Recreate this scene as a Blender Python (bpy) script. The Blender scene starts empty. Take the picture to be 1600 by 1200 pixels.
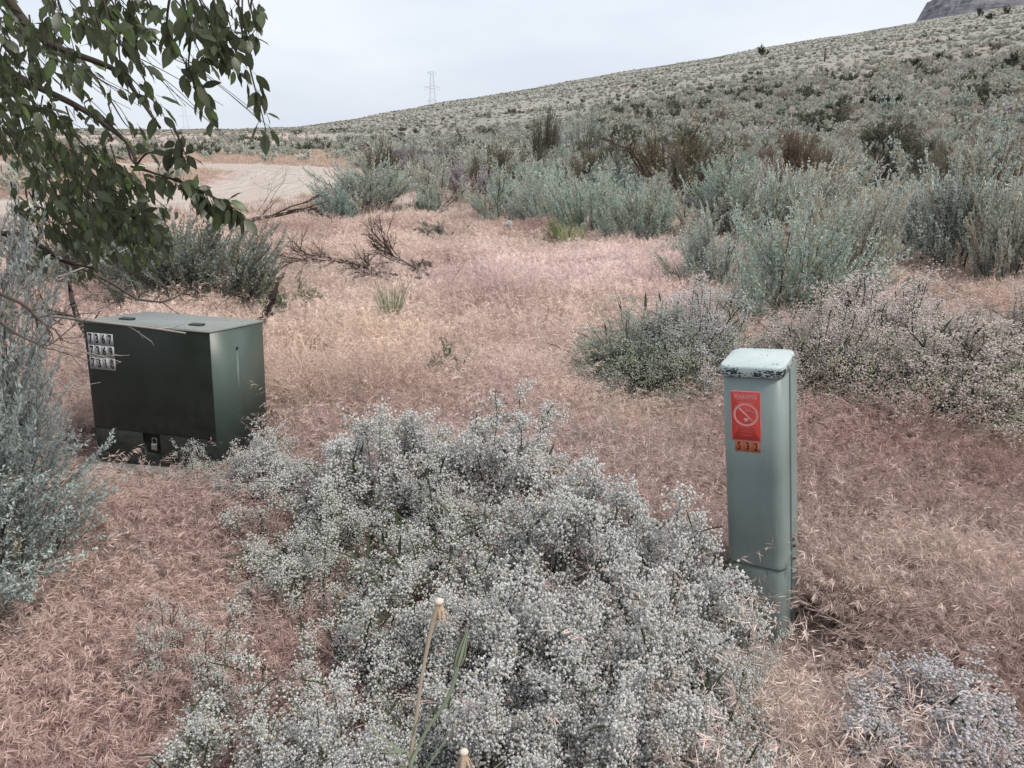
import bpy, math, random
import numpy as np
from mathutils import Vector, Matrix, Euler

# ------------------------------------------------------------------ camera, sky, sun, exposure
SC = bpy.context.scene
COL = SC.collection
RN = np.random.RandomState(11)
random.seed(5)
FPX, PITCH, CH = 1230.0, math.radians(17.8), 1.6

cam_d = bpy.data.cameras.new('camera')
cam_d.sensor_width = 36.0
cam_d.lens = FPX / 1600.0 * 36.0
cam_d.clip_start = 0.05
cam_d.clip_end = 9000.0
cam = bpy.data.objects.new('camera', cam_d)
COL.objects.link(cam)
cam.location = (0, 0, CH)
cam.rotation_euler = (math.pi / 2 - PITCH, 0, 0)
SC.camera = cam

SUN_EL, SUN_AZ = math.radians(54), math.radians(112)      # azimuth from +Y towards +X
world = bpy.data.worlds.new('World')
SC.world = world
world.use_nodes = True
wn, wl = world.node_tree.nodes, world.node_tree.links
wn.clear()
w_out = wn.new('ShaderNodeOutputWorld'); w_bg = wn.new('ShaderNodeBackground')
w_sky = wn.new('ShaderNodeTexSky'); w_sky.sky_type = 'NISHITA'; w_sky.sun_disc = False
w_sky.sun_elevation = SUN_EL; w_sky.sun_rotation = SUN_AZ
w_sky.dust_density = 2.0
w_tc = wn.new('ShaderNodeTexCoord'); w_map = wn.new('ShaderNodeMapping')
w_map.inputs['Scale'].default_value = (1.0, 1.0, 3.2)
w_no = wn.new('ShaderNodeTexNoise'); w_no.inputs['Scale'].default_value = 2.1
w_no.inputs['Detail'].default_value = 6; w_no.inputs['Roughness'].default_value = 0.5
w_cr = wn.new('ShaderNodeValToRGB')
w_cr.color_ramp.elements[0].position = 0.36; w_cr.color_ramp.elements[0].color = (4.15, 4.5, 5.1, 1)
w_cr.color_ramp.elements[1].position = 0.66; w_cr.color_ramp.elements[1].color = (5.3, 5.5, 5.85, 1)
w_mx = wn.new('ShaderNodeMix'); w_mx.data_type = 'RGBA'; w_mx.inputs[0].default_value = 0.92
wl.new(w_tc.outputs['Generated'], w_map.inputs['Vector']); wl.new(w_map.outputs[0], w_no.inputs['Vector'])
wl.new(w_no.outputs['Fac'], w_cr.inputs[0])
wl.new(w_sky.outputs[0], w_mx.inputs[6]); wl.new(w_cr.outputs[0], w_mx.inputs[7])
wl.new(w_mx.outputs[2], w_bg.inputs['Color'])
w_bg.inputs['Strength'].default_value = 0.1
wl.new(w_bg.outputs[0], w_out.inputs[0])

sun_d = bpy.data.lights.new('sun', 'SUN')
sun_d.energy = 1.5; sun_d.angle = math.radians(11); sun_d.color = (1.0, 0.95, 0.87)
sun = bpy.data.objects.new('sun', sun_d); COL.objects.link(sun)
sd = Vector((math.sin(SUN_AZ) * math.cos(SUN_EL), math.cos(SUN_AZ) * math.cos(SUN_EL), math.sin(SUN_EL)))
sun.rotation_euler = sd.to_track_quat('Z', 'Y').to_euler()
sun.location = (20, 0, 30)

SC.view_settings.view_transform = 'Standard'
SC.view_settings.look = 'None'
SC.view_settings.exposure = 0.86
SC.view_settings.gamma = 1.0
SC.view_settings.use_curve_mapping = False
SC.cycles.max_bounces = 4
SC.cycles.diffuse_bounces = 2
SC.cycles.glossy_bounces = 2
SC.cycles.transmission_bounces = 2
SC.cycles.transparent_max_bounces = 4

# ------------------------------------------------------------------ helpers
def nrm(v):
    return v / np.maximum(np.linalg.norm(v, axis=-1, keepdims=True), 1e-9)

def H(x, y):
    """terrain height"""
    x = np.asarray(x, float); y = np.asarray(y, float)
    yc = 285.0
    over = np.maximum(y - yc, 0)
    ye = np.minimum(y, yc)
    t = (0.160 * x + 0.056 * ye - 3.7) / 0.8
    hill = 0.8 * np.where(t > 20, t, np.log1p(np.exp(np.minimum(t, 20))))
    hill = hill / (1 + np.maximum(hill - 60, 0) / 120)
    rise = 0.010 * np.maximum(ye - 55, 0)
    z = hill + rise
    z = z - 0.05 * over * np.exp(-over / 500) * (over > 0) - 0.00016 * over ** 2 / (1 + over / 500)
    d = np.hypot(x, y)
    far = np.clip((d - 25) / 60, 0, 1)
    z = z + far * (0.22 * np.sin(x * .11 + 1.3 * np.sin(y * .05)) * np.sin(y * .083 + .7) + 0.10 * np.sin(x * .31 + y * .12))
    near = 0.018 * np.sin(x * 2.1 + .5) * np.sin(y * 1.7 + 1.1) + 0.012 * np.sin(x * 4.3 + y * 3.1)
    return z + near * np.clip(d / 3, 0, 1)

def ray(px, py):
    r, u = px - 800.0, 600.0 - py
    c, s = math.cos(PITCH), math.sin(PITCH)
    return np.array([r, FPX * c + u * s, u * c - FPX * s]) / FPX

def at(px, py, Y):
    d = ray(px, py)
    return np.array([0, 0, CH]) + d * Y / d[1]

def ground(px, py, z=0.0):
    """where the sight line meets the terrain (plus z)"""
    d = ray(px, py); d = d / np.linalg.norm(d)
    t, step = 0.4, 0.02
    while t < 700:
        p = np.array([0, 0, CH]) + d * t
        if p[2] < H(p[0], p[1]) + z:
            return np.array([p[0], p[1], H(p[0], p[1])])
        t += max(step, t * .004)
    p = np.array([0, 0, CH]) + d * 300
    return np.array([p[0], p[1], H(p[0], p[1])])

class Acc:
    def __init__(s):
        s.v = []; s.q = []; s.t = []; s.c = []; s.n = 0; s.qm = []; s.tm = []
    def add(s, v, quads=None, tris=None, tint=None, mat=0):
        v = np.asarray(v, np.float32).reshape(-1, 3)
        if len(v) == 0: return
        if quads is not None and len(quads):
            s.q.append(np.asarray(quads, np.int32) + s.n); s.qm.append(np.full(len(quads), mat, np.int32))
        if tris is not None and len(tris):
            s.t.append(np.asarray(tris, np.int32) + s.n); s.tm.append(np.full(len(tris), mat, np.int32))
        if tint is None: tint = np.ones((len(v), 3))
        tint = np.asarray(tint, np.float32)
        if tint.ndim == 1: tint = np.repeat(tint[:, None], 3, 1)
        s.c.append(np.broadcast_to(tint, (len(v), 3)))
        s.v.append(v); s.n += len(v)
    def mesh(s, name, mats, smooth=False):
        me = bpy.data.meshes.new(name)
        v = np.concatenate(s.v)
        q = np.concatenate(s.q) if s.q else np.zeros((0, 4), np.int32)
        t = np.concatenate(s.t) if s.t else np.zeros((0, 3), np.int32)
        me.vertices.add(len(v)); me.vertices.foreach_set('co', v.ravel())
        nl = q.size + t.size
        me.loops.add(nl); me.loops.foreach_set('vertex_index', np.concatenate([q.ravel(), t.ravel()]))
        me.polygons.add(len(q) + len(t))
        st = np.concatenate([np.arange(len(q)) * 4, q.size + np.arange(len(t)) * 3]).astype(np.int32)
        me.polygons.foreach_set('loop_start', st)
        mi = np.concatenate((s.qm or [np.zeros(0, np.int32)]) + (s.tm or [np.zeros(0, np.int32)]))
        me.polygons.foreach_set('material_index', mi)
        if smooth: me.polygons.foreach_set('use_smooth', np.ones(len(mi), bool))
        a = me.color_attributes.new('tint', 'FLOAT_COLOR', 'POINT')
        c = np.concatenate(s.c); c4 = np.ones((len(c), 4), np.float32); c4[:, :3] = c
        a.data.foreach_set('color', c4.ravel())
        me.update(calc_edges=True)
        for m in (mats if isinstance(mats, (list, tuple)) else [mats]): me.materials.append(m)
        return me
    # ---- primitives, all vectorised
    def tubes(s, P, R, sides=3, tint=None, mat=0):
        """P (n,k,3) polylines, R (n,k) radii"""
        P = np.asarray(P, float)
        if P.ndim == 2: P = P[None]
        R = np.asarray(R, float)
        if R.ndim == 1: R = np.broadcast_to(R, P.shape[:2])
        n, k, _ = P.shape
        T = nrm(np.gradient(P, axis=1))
        ref = np.where(np.abs(T[:, :1, 2:3]) > .8, np.array([1., 0, 0]), np.array([0, 0, 1.]))
        A = nrm(np.cross(T, ref)); B = np.cross(T, A)
        ang = np.arange(sides) / sides * 2 * np.pi
        V = P[:, :, None] + R[:, :, None, None] * (A[:, :, None] * np.cos(ang)[None, None, :, None] + B[:, :, None] * np.sin(ang)[None, None, :, None])
        idx = np.arange(n * k * sides).reshape(n, k, sides)
        a = idx[:, :-1]; b = idx[:, 1:]
        Q = np.stack([a, np.roll(a, -1, 2), np.roll(b, -1, 2), b], -1).reshape(-1, 4)
        if tint is not None:
            tint = np.asarray(tint, float)
            if tint.ndim == 1 and len(tint) == 3: tint = np.broadcast_to(tint, (n, 3))
            if tint.ndim == 1: tint = np.repeat(tint[:, None], 3, 1)
            tint = np.repeat(tint, k * sides, 0)
        s.add(V.reshape(-1, 3), quads=Q, tint=tint, mat=mat)
    def ribbons(s, P, W, side, tint=None, mat=0):
        """P (n,k,3), W (n,k) half widths, side (n,3)"""
        n, k, _ = P.shape
        V = np.stack([P - side[:, None] * W[..., None], P + side[:, None] * W[..., None]], 2)
        idx = np.arange(n * k * 2).reshape(n, k, 2)
        Q = np.stack([idx[:, :-1, 0], idx[:, :-1, 1], idx[:, 1:, 1], idx[:, 1:, 0]], -1).reshape(-1, 4)
        if tint is not None:
            tint = np.asarray(tint, float)
            if tint.ndim == 2: tint = np.repeat(tint, k * 2, 0)
            elif tint.ndim == 3: tint = np.repeat(tint.reshape(-1, 3), 2, 0)
        s.add(V.reshape(-1, 3), quads=Q, tint=tint, mat=mat)
    def blades(s, B, D, L, W, tint=None, mat=0, wide=.45):
        """small diamond leaves: base B, direction D (n,3), length L, width W"""
        n = len(B)
        if n == 0: return
        D = nrm(D)
        rr = nrm(RN.normal(size=(n, 3)))
        S = nrm(np.cross(D, rr))
        L = np.broadcast_to(L, (n,))[:, None]; W = np.broadcast_to(W, (n,))[:, None]
        N = np.cross(S, D)
        M = B + D * L * wide + N * W * .25
        V = np.stack([B, M - S * W / 2, B + D * L, M + S * W / 2], 1)
        i = np.arange(n)[:, None] * 4
        if tint is not None:
            tint = np.asarray(tint, float)
            if tint.ndim == 1: tint = np.repeat(tint[:, None], 3, 1)
            tint = np.repeat(tint, 4, 0)
        s.add(V.reshape(-1, 3), tris=np.concatenate([i + [0, 1, 2], i + [0, 2, 3]]), tint=tint, mat=mat)
    def octas(s, C, r, tint=None, mat=0, flat=.7):
        n = len(C)
        if n == 0: return
        r = np.broadcast_to(r, (n,))
        O = np.array([[1, 0, 0], [-.5, .87, 0], [-.5, -.87, 0], [0, 0, flat], [0, 0, -flat]])
        U = nrm(RN.normal(size=(n, 3))); A = nrm(np.cross(U, RN.normal(size=(n, 3)))); Bv = np.cross(U, A)
        V = C[:, None] + r[:, None, None] * (O[None, :, :1] * A[:, None] + O[None, :, 1:2] * Bv[:, None] + O[None, :, 2:] * U[:, None])
        i = np.arange(n)[:, None] * 5
        Tt = np.concatenate([i + [0, 1, 3], i + [1, 2, 3], i + [2, 0, 3], i + [1, 0, 4], i + [2, 1, 4], i + [0, 2, 4]])
        if tint is not None:
            tint = np.asarray(tint, float)
            if tint.ndim == 1: tint = np.repeat(tint[:, None], 3, 1)
            tint = np.repeat(tint, 5, 0)
        s.add(V.reshape(-1, 3), tris=Tt, tint=tint, mat=mat)
    def box(s, lo, hi, mat=0, tint=None):
        x0, y0, z0 = lo; x1, y1, z1 = hi
        v = [(x0, y0, z0), (x1, y0, z0), (x1, y1, z0), (x0, y1, z0), (x0, y0, z1), (x1, y0, z1), (x1, y1, z1), (x0, y1, z1)]
        s.add(v, quads=[(0, 3, 2, 1), (4, 5, 6, 7), (0, 1, 5, 4), (1, 2, 6, 5), (2, 3, 7, 6), (3, 0, 4, 7)], mat=mat,
              tint=None if tint is None else np.tile(tint, (8, 1)))

def link(name, me, parent=None, loc=None, color=None):
    o = bpy.data.objects.new(name, me); COL.objects.link(o)
    if parent is not None: o.parent = parent
    if loc is not None: o.location = loc
    if color is not None: o.color = (*color, 1)
    return o

def tag(o, label=None, cat=None, group=None, kind=None):
    if label: o['label'] = label
    if cat: o['category'] = cat
    if group: o['group'] = group
    if kind: o['kind'] = kind
    return o

def empty(name, loc, label, cat, group=None, rot=(0, 0, 0), scale=1.0):
    o = bpy.data.objects.new(name, None); COL.objects.link(o)
    o.location = loc; o.rotation_euler = rot
    o.scale = scale if hasattr(scale, '__len__') else (scale,) * 3
    o.empty_display_size = .1
    return tag(o, label, cat, group)

# ------------------------------------------------------------------ materials
class NT:
    def __init__(s, name):
        s.m = bpy.data.materials.new(name); s.m.use_nodes = True
        s.n = s.m.node_tree.nodes; s.l = s.m.node_tree.links
        s.n.clear(); s.out = s.n.new('ShaderNodeOutputMaterial')
    def new(s, t, **kw):
        n = s.n.new(t)
        for k, v in kw.items():
            if hasattr(n, k): setattr(n, k, v)
        return n
    def noise(s, scale, detail=4, rough=.6, coord='Object', vec=None):
        n = s.n.new('ShaderNodeTexNoise'); n.inputs['Scale'].default_value = scale
        n.inputs['Detail'].default_value = detail; n.inputs['Roughness'].default_value = rough
        if vec is None:
            tc = s.n.new('ShaderNodeTexCoord'); vec = tc.outputs[coord]
        s.l.new(vec, n.inputs['Vector'])
        return n.outputs['Fac']
    def ramp(s, fac, stops):
        r = s.n.new('ShaderNodeValToRGB'); e = r.color_ramp.elements
        while len(e) < len(stops): e.new(.5)
        for el, (p, c) in zip(e, stops):
            el.position = p; el.color = (*c, 1) if len(c) == 3 else c
        s.l.new(fac, r.inputs[0]); return r.outputs[0]
    def mix(s, fac, a, b, mode='MIX'):
        m = s.n.new('ShaderNodeMix'); m.data_type = 'RGBA'; m.blend_type = mode
        for i, v in ((0, fac), (6, a), (7, b)):
            if hasattr(v, 'links') or hasattr(v, 'is_output'): s.l.new(v, m.inputs[i])
            elif i == 0: m.inputs[0].default_value = v
            else: m.inputs[i].default_value = (*v, 1)
        return m.outputs[2]
    def bump(s, h, strength, dist=.01):
        b = s.n.new('ShaderNodeBump'); b.inputs['Strength'].default_value = strength
        b.inputs['Distance'].default_value = dist; s.l.new(h, b.inputs['Height']); return b.outputs[0]
    def surf(s, color, rough=.6, metal=0, normal=None, spec=.5):
        p = s.n.new('ShaderNodeBsdfPrincipled')
        if hasattr(color, 'is_output'): s.l.new(color, p.inputs['Base Color'])
        else: p.inputs['Base Color'].default_value = (*color, 1)
        if hasattr(rough, 'is_output'): s.l.new(rough, p.inputs['Roughness'])
        else: p.inputs['Roughness'].default_value = rough
        p.inputs['Metallic'].default_value = metal
        p.inputs['Specular IOR Level'].default_value = spec
        if normal is not None: s.l.new(normal, p.inputs['Normal'])
        s.l.new(p.outputs[0], s.out.inputs[0]); return s.m

def veg_mat(name, src, transl=.25, gloss=0.0):
    """leaf material: vertex tint times the colour of the object / instance / a constant"""
    t = NT(name)
    a = t.n.new('ShaderNodeAttribute'); a.attribute_name = 'tint'
    if src == 'object':
        o = t.n.new('ShaderNodeObjectInfo'); c = o.outputs['Color']
    elif src == 'inst':
        o = t.n.new('ShaderNodeAttribute'); o.attribute_type = 'INSTANCER'; o.attribute_name = 'icol'; c = o.outputs['Color']
    else: c = src
    col = t.mix(1.0, a.outputs['Color'], c, 'MULTIPLY')
    d = t.n.new('ShaderNodeBsdfDiffuse'); t.l.new(col, d.inputs[0])
    tr = t.n.new('ShaderNodeBsdfTranslucent'); t.l.new(col, tr.inputs[0])
    ms = t.n.new('ShaderNodeMixShader'); ms.inputs[0].default_value = transl
    t.l.new(d.outputs[0], ms.inputs[1]); t.l.new(tr.outputs[0], ms.inputs[2])
    sh = ms.outputs[0]
    if gloss:
        g = t.n.new('ShaderNodeBsdfGlossy'); g.inputs['Roughness'].default_value = .38
        g.inputs['Color'].default_value = (1, 1, 1, 1)
        m2 = t.n.new('ShaderNodeMixShader'); m2.inputs[0].default_value = gloss
        t.l.new(sh, m2.inputs[1]); t.l.new(g.outputs[0], m2.inputs[2]); sh = m2.outputs[0]
    t.l.new(sh, t.out.inputs[0]); return t.m

M_FOL = veg_mat('foliage', 'object')
M_FOLI = veg_mat('foliage_scattered', 'inst')
M_WOOD = veg_mat('shrub_wood', (.12, .10, .085), 0)
M_DEAD = veg_mat('dead_wood', 'object', 0)
M_FLOWER = veg_mat('flower_petals', 'object', .5)
M_GREENSTEM = veg_mat('green_stems', (.24, .27, .19), .1)
M_LEAF = veg_mat('tree_leaf', 'object', .42, gloss=.02)

def mat_ground():
    t = NT('ground_soil')
    tc = t.n.new('ShaderNodeTexCoord'); v = tc.outputs['Object']
    n1 = t.noise(1.7, 6, .65, vec=v); n2 = t.noise(14, 5, .7, vec=v); n3 = t.noise(.07, 5, .55, vec=v)
    n4 = t.noise(.9, 8, .75, vec=v)
    near = t.ramp(n2, [(.3, (.10, .07, .063)), (.55, (.19, .14, .125)), (.75, (.32, .245, .22))])
    near = t.mix(t.ramp(n1, [(.35, (0, 0, 0)), (.65, (1, 1, 1))]), near, (.26, .195, .17), 'MIX')
    pink = t.ramp(n4, [(.3, (.34, .275, .23)), (.5, (.47, .375, .33)), (.7, (.56, .455, .40))])
    green = t.ramp(n4, [(.3, (.24, .24, .21)), (.5, (.31, .305, .265)), (.68, (.385, .37, .33))])
    shade = t.ramp(n4, [(.3, (.15, .14, .12)), (.5, (.23, .21, .18)), (.7, (.34, .29, .255))])
    sx = t.n.new('ShaderNodeSeparateXYZ'); t.l.new(v, sx.inputs[0])
    def smooth(out, a, b):
        r = t.n.new('ShaderNodeMapRange'); r.inputs[1].default_value = a; r.inputs[2].default_value = b
        t.l.new(out, r.inputs[0]); return r.outputs[0]
    ro = t.n.new('ShaderNodeMath'); ro.operation = 'MULTIPLY_ADD'; ro.inputs[1].default_value = .2; t.l.new(sx.outputs['Y'], ro.inputs[0]); t.l.new(sx.outputs['X'], ro.inputs[2]); rightof = ro.outputs[0]
    c = t.mix(smooth(sx.outputs['Y'], 7, 16), near, pink)
    # greyer, greener hillside further up, in drifting patches
    ad = t.n.new('ShaderNodeMath'); ad.operation = 'MULTIPLY_ADD'; ad.inputs[1].default_value = 90.0
    t.l.new(n3, ad.inputs[0]); t.l.new(sx.outputs['Y'], ad.inputs[2])
    mxl = t.n.new('ShaderNodeMath'); mxl.operation = 'MAXIMUM'; t.l.new(smooth(rightof, -9, 0), mxl.inputs[0]); t.l.new(smooth(sx.outputs['Y'], 150, 240), mxl.inputs[1])
    gm = t.n.new('ShaderNodeMath'); gm.operation = 'MULTIPLY'; t.l.new(smooth(ad.outputs[0], 75, 135), gm.inputs[0]); t.l.new(mxl.outputs[0], gm.inputs[1])
    c = t.mix(gm.outputs[0], c, green)
    c = t.mix(smooth(ad.outputs[0], 165, 120), c, t.mix(smooth(rightof, 1.0, 5.0), c, t.mix(smooth(sx.outputs['Y'], 14, 26), c, shade)))
    n5 = t.noise(.035, 6, .6, vec=v)
    c = t.mix(t.ramp(n5, [(.52, (0, 0, 0)), (.68, (.6, .6, .6))]), c, pink)
    return t.surf(c, .95, normal=t.bump(n2, .8, .03), spec=.1)

def mat_road():
    t = NT('road_gravel')
    tc = t.n.new('ShaderNodeTexCoord')
    mp = t.n.new('ShaderNodeMapping'); mp.inputs['Scale'].default_value = (.05, 3.0, 1)
    t.l.new(tc.outputs['UV'], mp.inputs[0])
    tracks = t.noise(3.0, 4, .6, vec=mp.outputs[0])
    gr = t.noise(9, 6, .8); gr2 = t.noise(.7, 4, .6)
    c = t.ramp(tracks, [(.36, (.34, .275, .23)), (.52, (.46, .39, .335)), (.66, (.54, .475, .42))])
    c = t.mix(.25, c, t.ramp(gr, [(.35, (.25, .21, .18)), (.65, (.66, .62, .58))]))
    c = t.mix(t.ramp(gr2, [(.5, (0, 0, 0)), (.8, (.35, .35, .35))]), c, (.48, .38, .32))
    return t.surf(c, .95, normal=t.bump(gr, .5, .02), spec=.1)

def mat_paint(name, base, dark, rough=.45, flecks=.64, edge=None, scale=1.0):
    t = NT(name)
    tc = t.n.new('ShaderNodeTexCoord')
    mp = t.n.new('ShaderNodeMapping'); mp.inputs['Scale'].default_value = (12 * scale, 12 * scale, 1.6 * scale)
    t.l.new(tc.outputs['Object'], mp.inputs[0])
    streak = t.noise(1.0, 5, .6, vec=mp.outputs[0])
    n1 = t.noise(7 * scale, 5, .6); n2 = t.noise(70 * scale, 4, .7)
    c = t.mix(t.ramp(n1, [(.35, (0, 0, 0)), (.7, (.5, .5, .5))]), base, tuple(min(1, b * 1.22 + .01) for b in base))
    c = t.mix(t.ramp(streak, [(.52, (0, 0, 0)), (.75, (.45, .45, .45))]), c, tuple(b * .72 for b in base))
    c = t.mix(t.ramp(n2, [(flecks, (0, 0, 0)), (flecks + .04, (1, 1, 1))]), c, dark)
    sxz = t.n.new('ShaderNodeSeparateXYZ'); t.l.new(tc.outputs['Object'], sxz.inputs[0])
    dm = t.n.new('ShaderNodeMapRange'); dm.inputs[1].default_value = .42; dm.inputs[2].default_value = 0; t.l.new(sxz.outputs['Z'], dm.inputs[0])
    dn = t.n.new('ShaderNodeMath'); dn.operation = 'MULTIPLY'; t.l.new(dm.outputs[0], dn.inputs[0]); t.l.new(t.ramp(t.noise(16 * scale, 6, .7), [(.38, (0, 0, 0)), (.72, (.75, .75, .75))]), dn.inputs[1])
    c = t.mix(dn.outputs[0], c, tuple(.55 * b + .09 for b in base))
    ms = t.n.new('ShaderNodeMapping'); ms.inputs['Scale'].default_value = (160 * scale, 160 * scale, 9 * scale); ms.inputs['Rotation'].default_value = (.3, .5, 0); t.l.new(tc.outputs['Object'], ms.inputs[0])
    c = t.mix(t.ramp(t.noise(1.0, 2, .5, vec=ms.outputs[0]), [(.70, (0, 0, 0)), (.76, (.5, .5, .5))]), c, tuple(min(1, b * 1.5 + .03) for b in base))
    r = t.ramp(n1, [(.3, (rough - .08,) * 3), (.7, (rough + .14,) * 3)])
    return t.surf(c, r, normal=t.bump(n2, .08, .002), spec=.4)

M_GROUND = mat_ground(); M_ROAD = mat_road()
M_BOX = mat_paint('shaded_dark_green_paint', (.017, .024, .019), (.02, .022, .018), .42, .74)  # same green as the cabinet side, with the front's shade put into the colour
M_BOXTOP = mat_paint('sky_lit_green_top', (.20, .215, .195), (.10, .11, .10), .40, .60)  # pale tone paints the sky's reflection on the cabinet lid
M_PED = mat_paint('pale_green_paint', (.19, .235, .222), (.10, .13, .12), .42, .76)
M_PEDDK = mat_paint('pale_green_base_paint', (.145, .18, .17), (.08, .09, .08), .5, .74)

def mat_lid():
    t = NT('weathered_lid_paint'); tc = t.n.new('ShaderNodeTexCoord'); sx = t.n.new('ShaderNodeSeparateXYZ'); t.l.new(tc.outputs['Object'], sx.inputs[0])
    mp = t.n.new('ShaderNodeMapping'); mp.inputs['Scale'].default_value = (90, 90, 190); t.l.new(tc.outputs['Object'], mp.inputs[0])
    chips = t.noise(1.0, 3, .6, vec=mp.outputs[0]); big = t.noise(22, 3, .5); n1 = t.noise(9, 4, .6)
    ad = t.n.new('ShaderNodeMath'); ad.operation = 'MULTIPLY_ADD'; ad.inputs[1].default_value = .55; t.l.new(big, ad.inputs[0]); t.l.new(chips, ad.inputs[2])
    rim = t.n.new('ShaderNodeValToRGB'); e = rim.color_ramp.elements
    mr = t.n.new('ShaderNodeMapRange'); mr.inputs[1].default_value = .905; mr.inputs[2].default_value = .955; t.l.new(sx.outputs['Z'], mr.inputs[0])
    rimf = t.ramp(mr.outputs[0], [(.10, (.0, .0, .0)), (.2, (.19, .19, .19)), (.55, (.19, .19, .19)), (.74, (.03, .03, .03))])
    a2 = t.n.new('ShaderNodeMath'); a2.operation = 'ADD'; t.l.new(ad.outputs[0], a2.inputs[0]); t.l.new(rimf, a2.inputs[1])
    m = t.ramp(a2.outputs[0], [(.985, (0, 0, 0)), (1.0, (1, 1, 1))])
    c = t.mix(t.ramp(n1, [(.3, (0, 0, 0)), (.7, (1, 1, 1))]), (.42, .50, .48), (.54, .60, .585))
    c = t.mix(m, c, (.025, .045, .05))
    return t.surf(c, .42, normal=t.bump(n1, .05, .002), spec=.4)
M_LID = mat_lid()
def plain(name, c, rough=.5, metal=0, nscale=20, var=.2):
    t = NT(name); n = t.noise(nscale, 4, .6)
    return t.surf(t.ramp(n, [(.3, tuple(x * (1 - var) for x in c)), (.7, tuple(min(1, x * (1 + var)) for x in c))]), rough, metal, normal=t.bump(n, .1, .002))
M_BLACK = plain('black_print', (.012, .012, .012), .5)
M_TILE = plain('white_tile', (.42, .42, .44), .45, var=.12)
M_TILEO = plain('orange_tile', (.50, .13, .06), .45, var=.2, nscale=60)
M_RED = plain('faded_red_sticker', (.62, .068, .055), .4, var=.10, nscale=30)
M_PINK = plain('faded_pink_print', (.74, .30, .29), .45, var=.1)
M_PINK2 = plain('faint_pink_print', (.64, .12, .11), .45, var=.1)
M_STEEL = plain('bright_steel', (.62, .62, .60), .3, 1.0)
M_RUST = plain('rusty_bolt', (.12, .07, .05), .7)
M_DARK = plain('dark_metal', (.02, .021, .02), .5)
M_CONC = plain('weathered_concrete', (.19, .185, .17), .9, nscale=35, var=.35)
M_TOWER = plain('hazy_galvanised_lattice', (.52, .55, .60), .6)  # pale bluish tone stands in for distance haze on the pylons
def mat_rock():
    t = NT('layered_rock')
    tc = t.n.new('ShaderNodeTexCoord')
    mp = t.n.new('ShaderNodeMapping'); mp.inputs['Scale'].default_value = (.03, .03, .22); mp.inputs['Rotation'].default_value = (0, .25, 0)
    t.l.new(tc.outputs['Object'], mp.inputs[0])
    n = t.noise(1.6, 9, .7, vec=mp.outputs[0]); n2 = t.noise(.12, 8, .75)
    c = t.ramp(n, [(.36, (.10, .10, .115)), (.5, (.27, .26, .28)), (.62, (.42, .40, .42))])
    c = t.mix(t.ramp(n2, [(.45, (0, 0, 0)), (.62, (.7, .7, .7))]), c, (.28, .265, .28))
    return t.surf(c, .95, normal=t.bump(n, 1.0, 2.0), spec=.1)
M_ROCK = mat_rock()

# ------------------------------------------------------------------ setting: ground, road, rocky hill
def build_ground():
    def axis(lo, hi, a, n):
        t = np.linspace(math.asinh(lo / a), math.asinh(hi / a), n); return a * np.sinh(t)
    xs = axis(-2500, 2500, 4.0, 430); ys = axis(-60, 5000, 4.0, 420)
    X, Y = np.meshgrid(xs, ys); Z = H(X, Y)
    A = Acc(); V = np.stack([X, Y, Z], -1).reshape(-1, 3)
    i = np.arange(X.size).reshape(X.shape)
    A.add(V, quads=np.stack([i[:-1, :-1], i[:-1, 1:], i[1:, 1:], i[1:, :-1]], -1).reshape(-1, 4))
    tag(link('ground', A.mesh('ground', M_GROUND, True)), kind='structure')
build_ground()

def catmull(P, n):
    P = np.asarray(P, float); P = np.vstack([2 * P[0] - P[1], P, 2 * P[-1] - P[-2]])
    out = []
    for i in range(1, len(P) - 2):
        t = np.linspace(0, 1, n, endpoint=(i == len(P) - 3))[:, None]
        out.append(.5 * (2 * P[i] + (P[i + 1] - P[i - 1]) * t + (2 * P[i - 1] - 5 * P[i] + 4 * P[i + 1] - P[i + 2]) * t ** 2 + (3 * P[i] - P[i - 1] - 3 * P[i + 1] + P[i + 2]) * t ** 3))
    return np.vstack(out)

ROAD = catmull([(-60, 40), (-32, 40.5), (-17, 38.8), (-12.2, 37.2), (-9.3, 33.8), (-7.9, 29.2), (-7.3, 24.6), (-7.5, 20.6), (-9.8, 17.6), (-15, 15.6), (-26, 14.4), (-45, 13.6)], 14)
def road_dist(x, y):
    x = np.asarray(x, float); y = np.asarray(y, float)
    d = np.full(x.shape, 1e9)
    for p in ROAD[::3]: d = np.minimum(d, np.hypot(x - p[0], y - p[1]))
    return d
def build_road():
    T = nrm(np.gradient(ROAD, axis=0)); N = np.stack([-T[:, 1], T[:, 0]], 1)
    k = 25; u = np.linspace(-1, 1, k)
    s = np.cumsum(np.r_[0, np.linalg.norm(np.diff(ROAD, axis=0), axis=1)])
    wid = 1.95 + .18 * np.sin(s * .9) + .12 * np.sin(s * 2.3)
    XY = ROAD[:, None] + N[:, None] * (u[None, :] * wid[:, None])[..., None]
    Z = H(XY[..., 0], XY[..., 1]) + .045 - .02 * np.exp(-((np.abs(u) - .45) / .12) ** 2)[None] - .07 * (np.abs(u) > .97)[None]
    V = np.concatenate([XY, Z[..., None]], -1)
    i = np.arange(V.shape[0] * k).reshape(-1, k)
    A = Acc(); A.add(V.reshape(-1, 3), quads=np.stack([i[:-1, :-1], i[:-1, 1:], i[1:, 1:], i[1:, :-1]], -1).reshape(-1, 4))
    me = A.mesh('gravel_road', M_ROAD, True)
    uv = me.uv_layers.new(name='UVMap')
    U = np.stack(np.broadcast_arrays(s[:, None], u[None, :] * 2.1), -1).reshape(-1, 2)
    li = np.empty(len(me.loops), np.int32); me.loops.foreach_get('vertex_index', li)
    uv.data.foreach_set('uv', U[li].astype(np.float32).ravel())
    tag(link('gravel_road', me), kind='structure')
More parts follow.
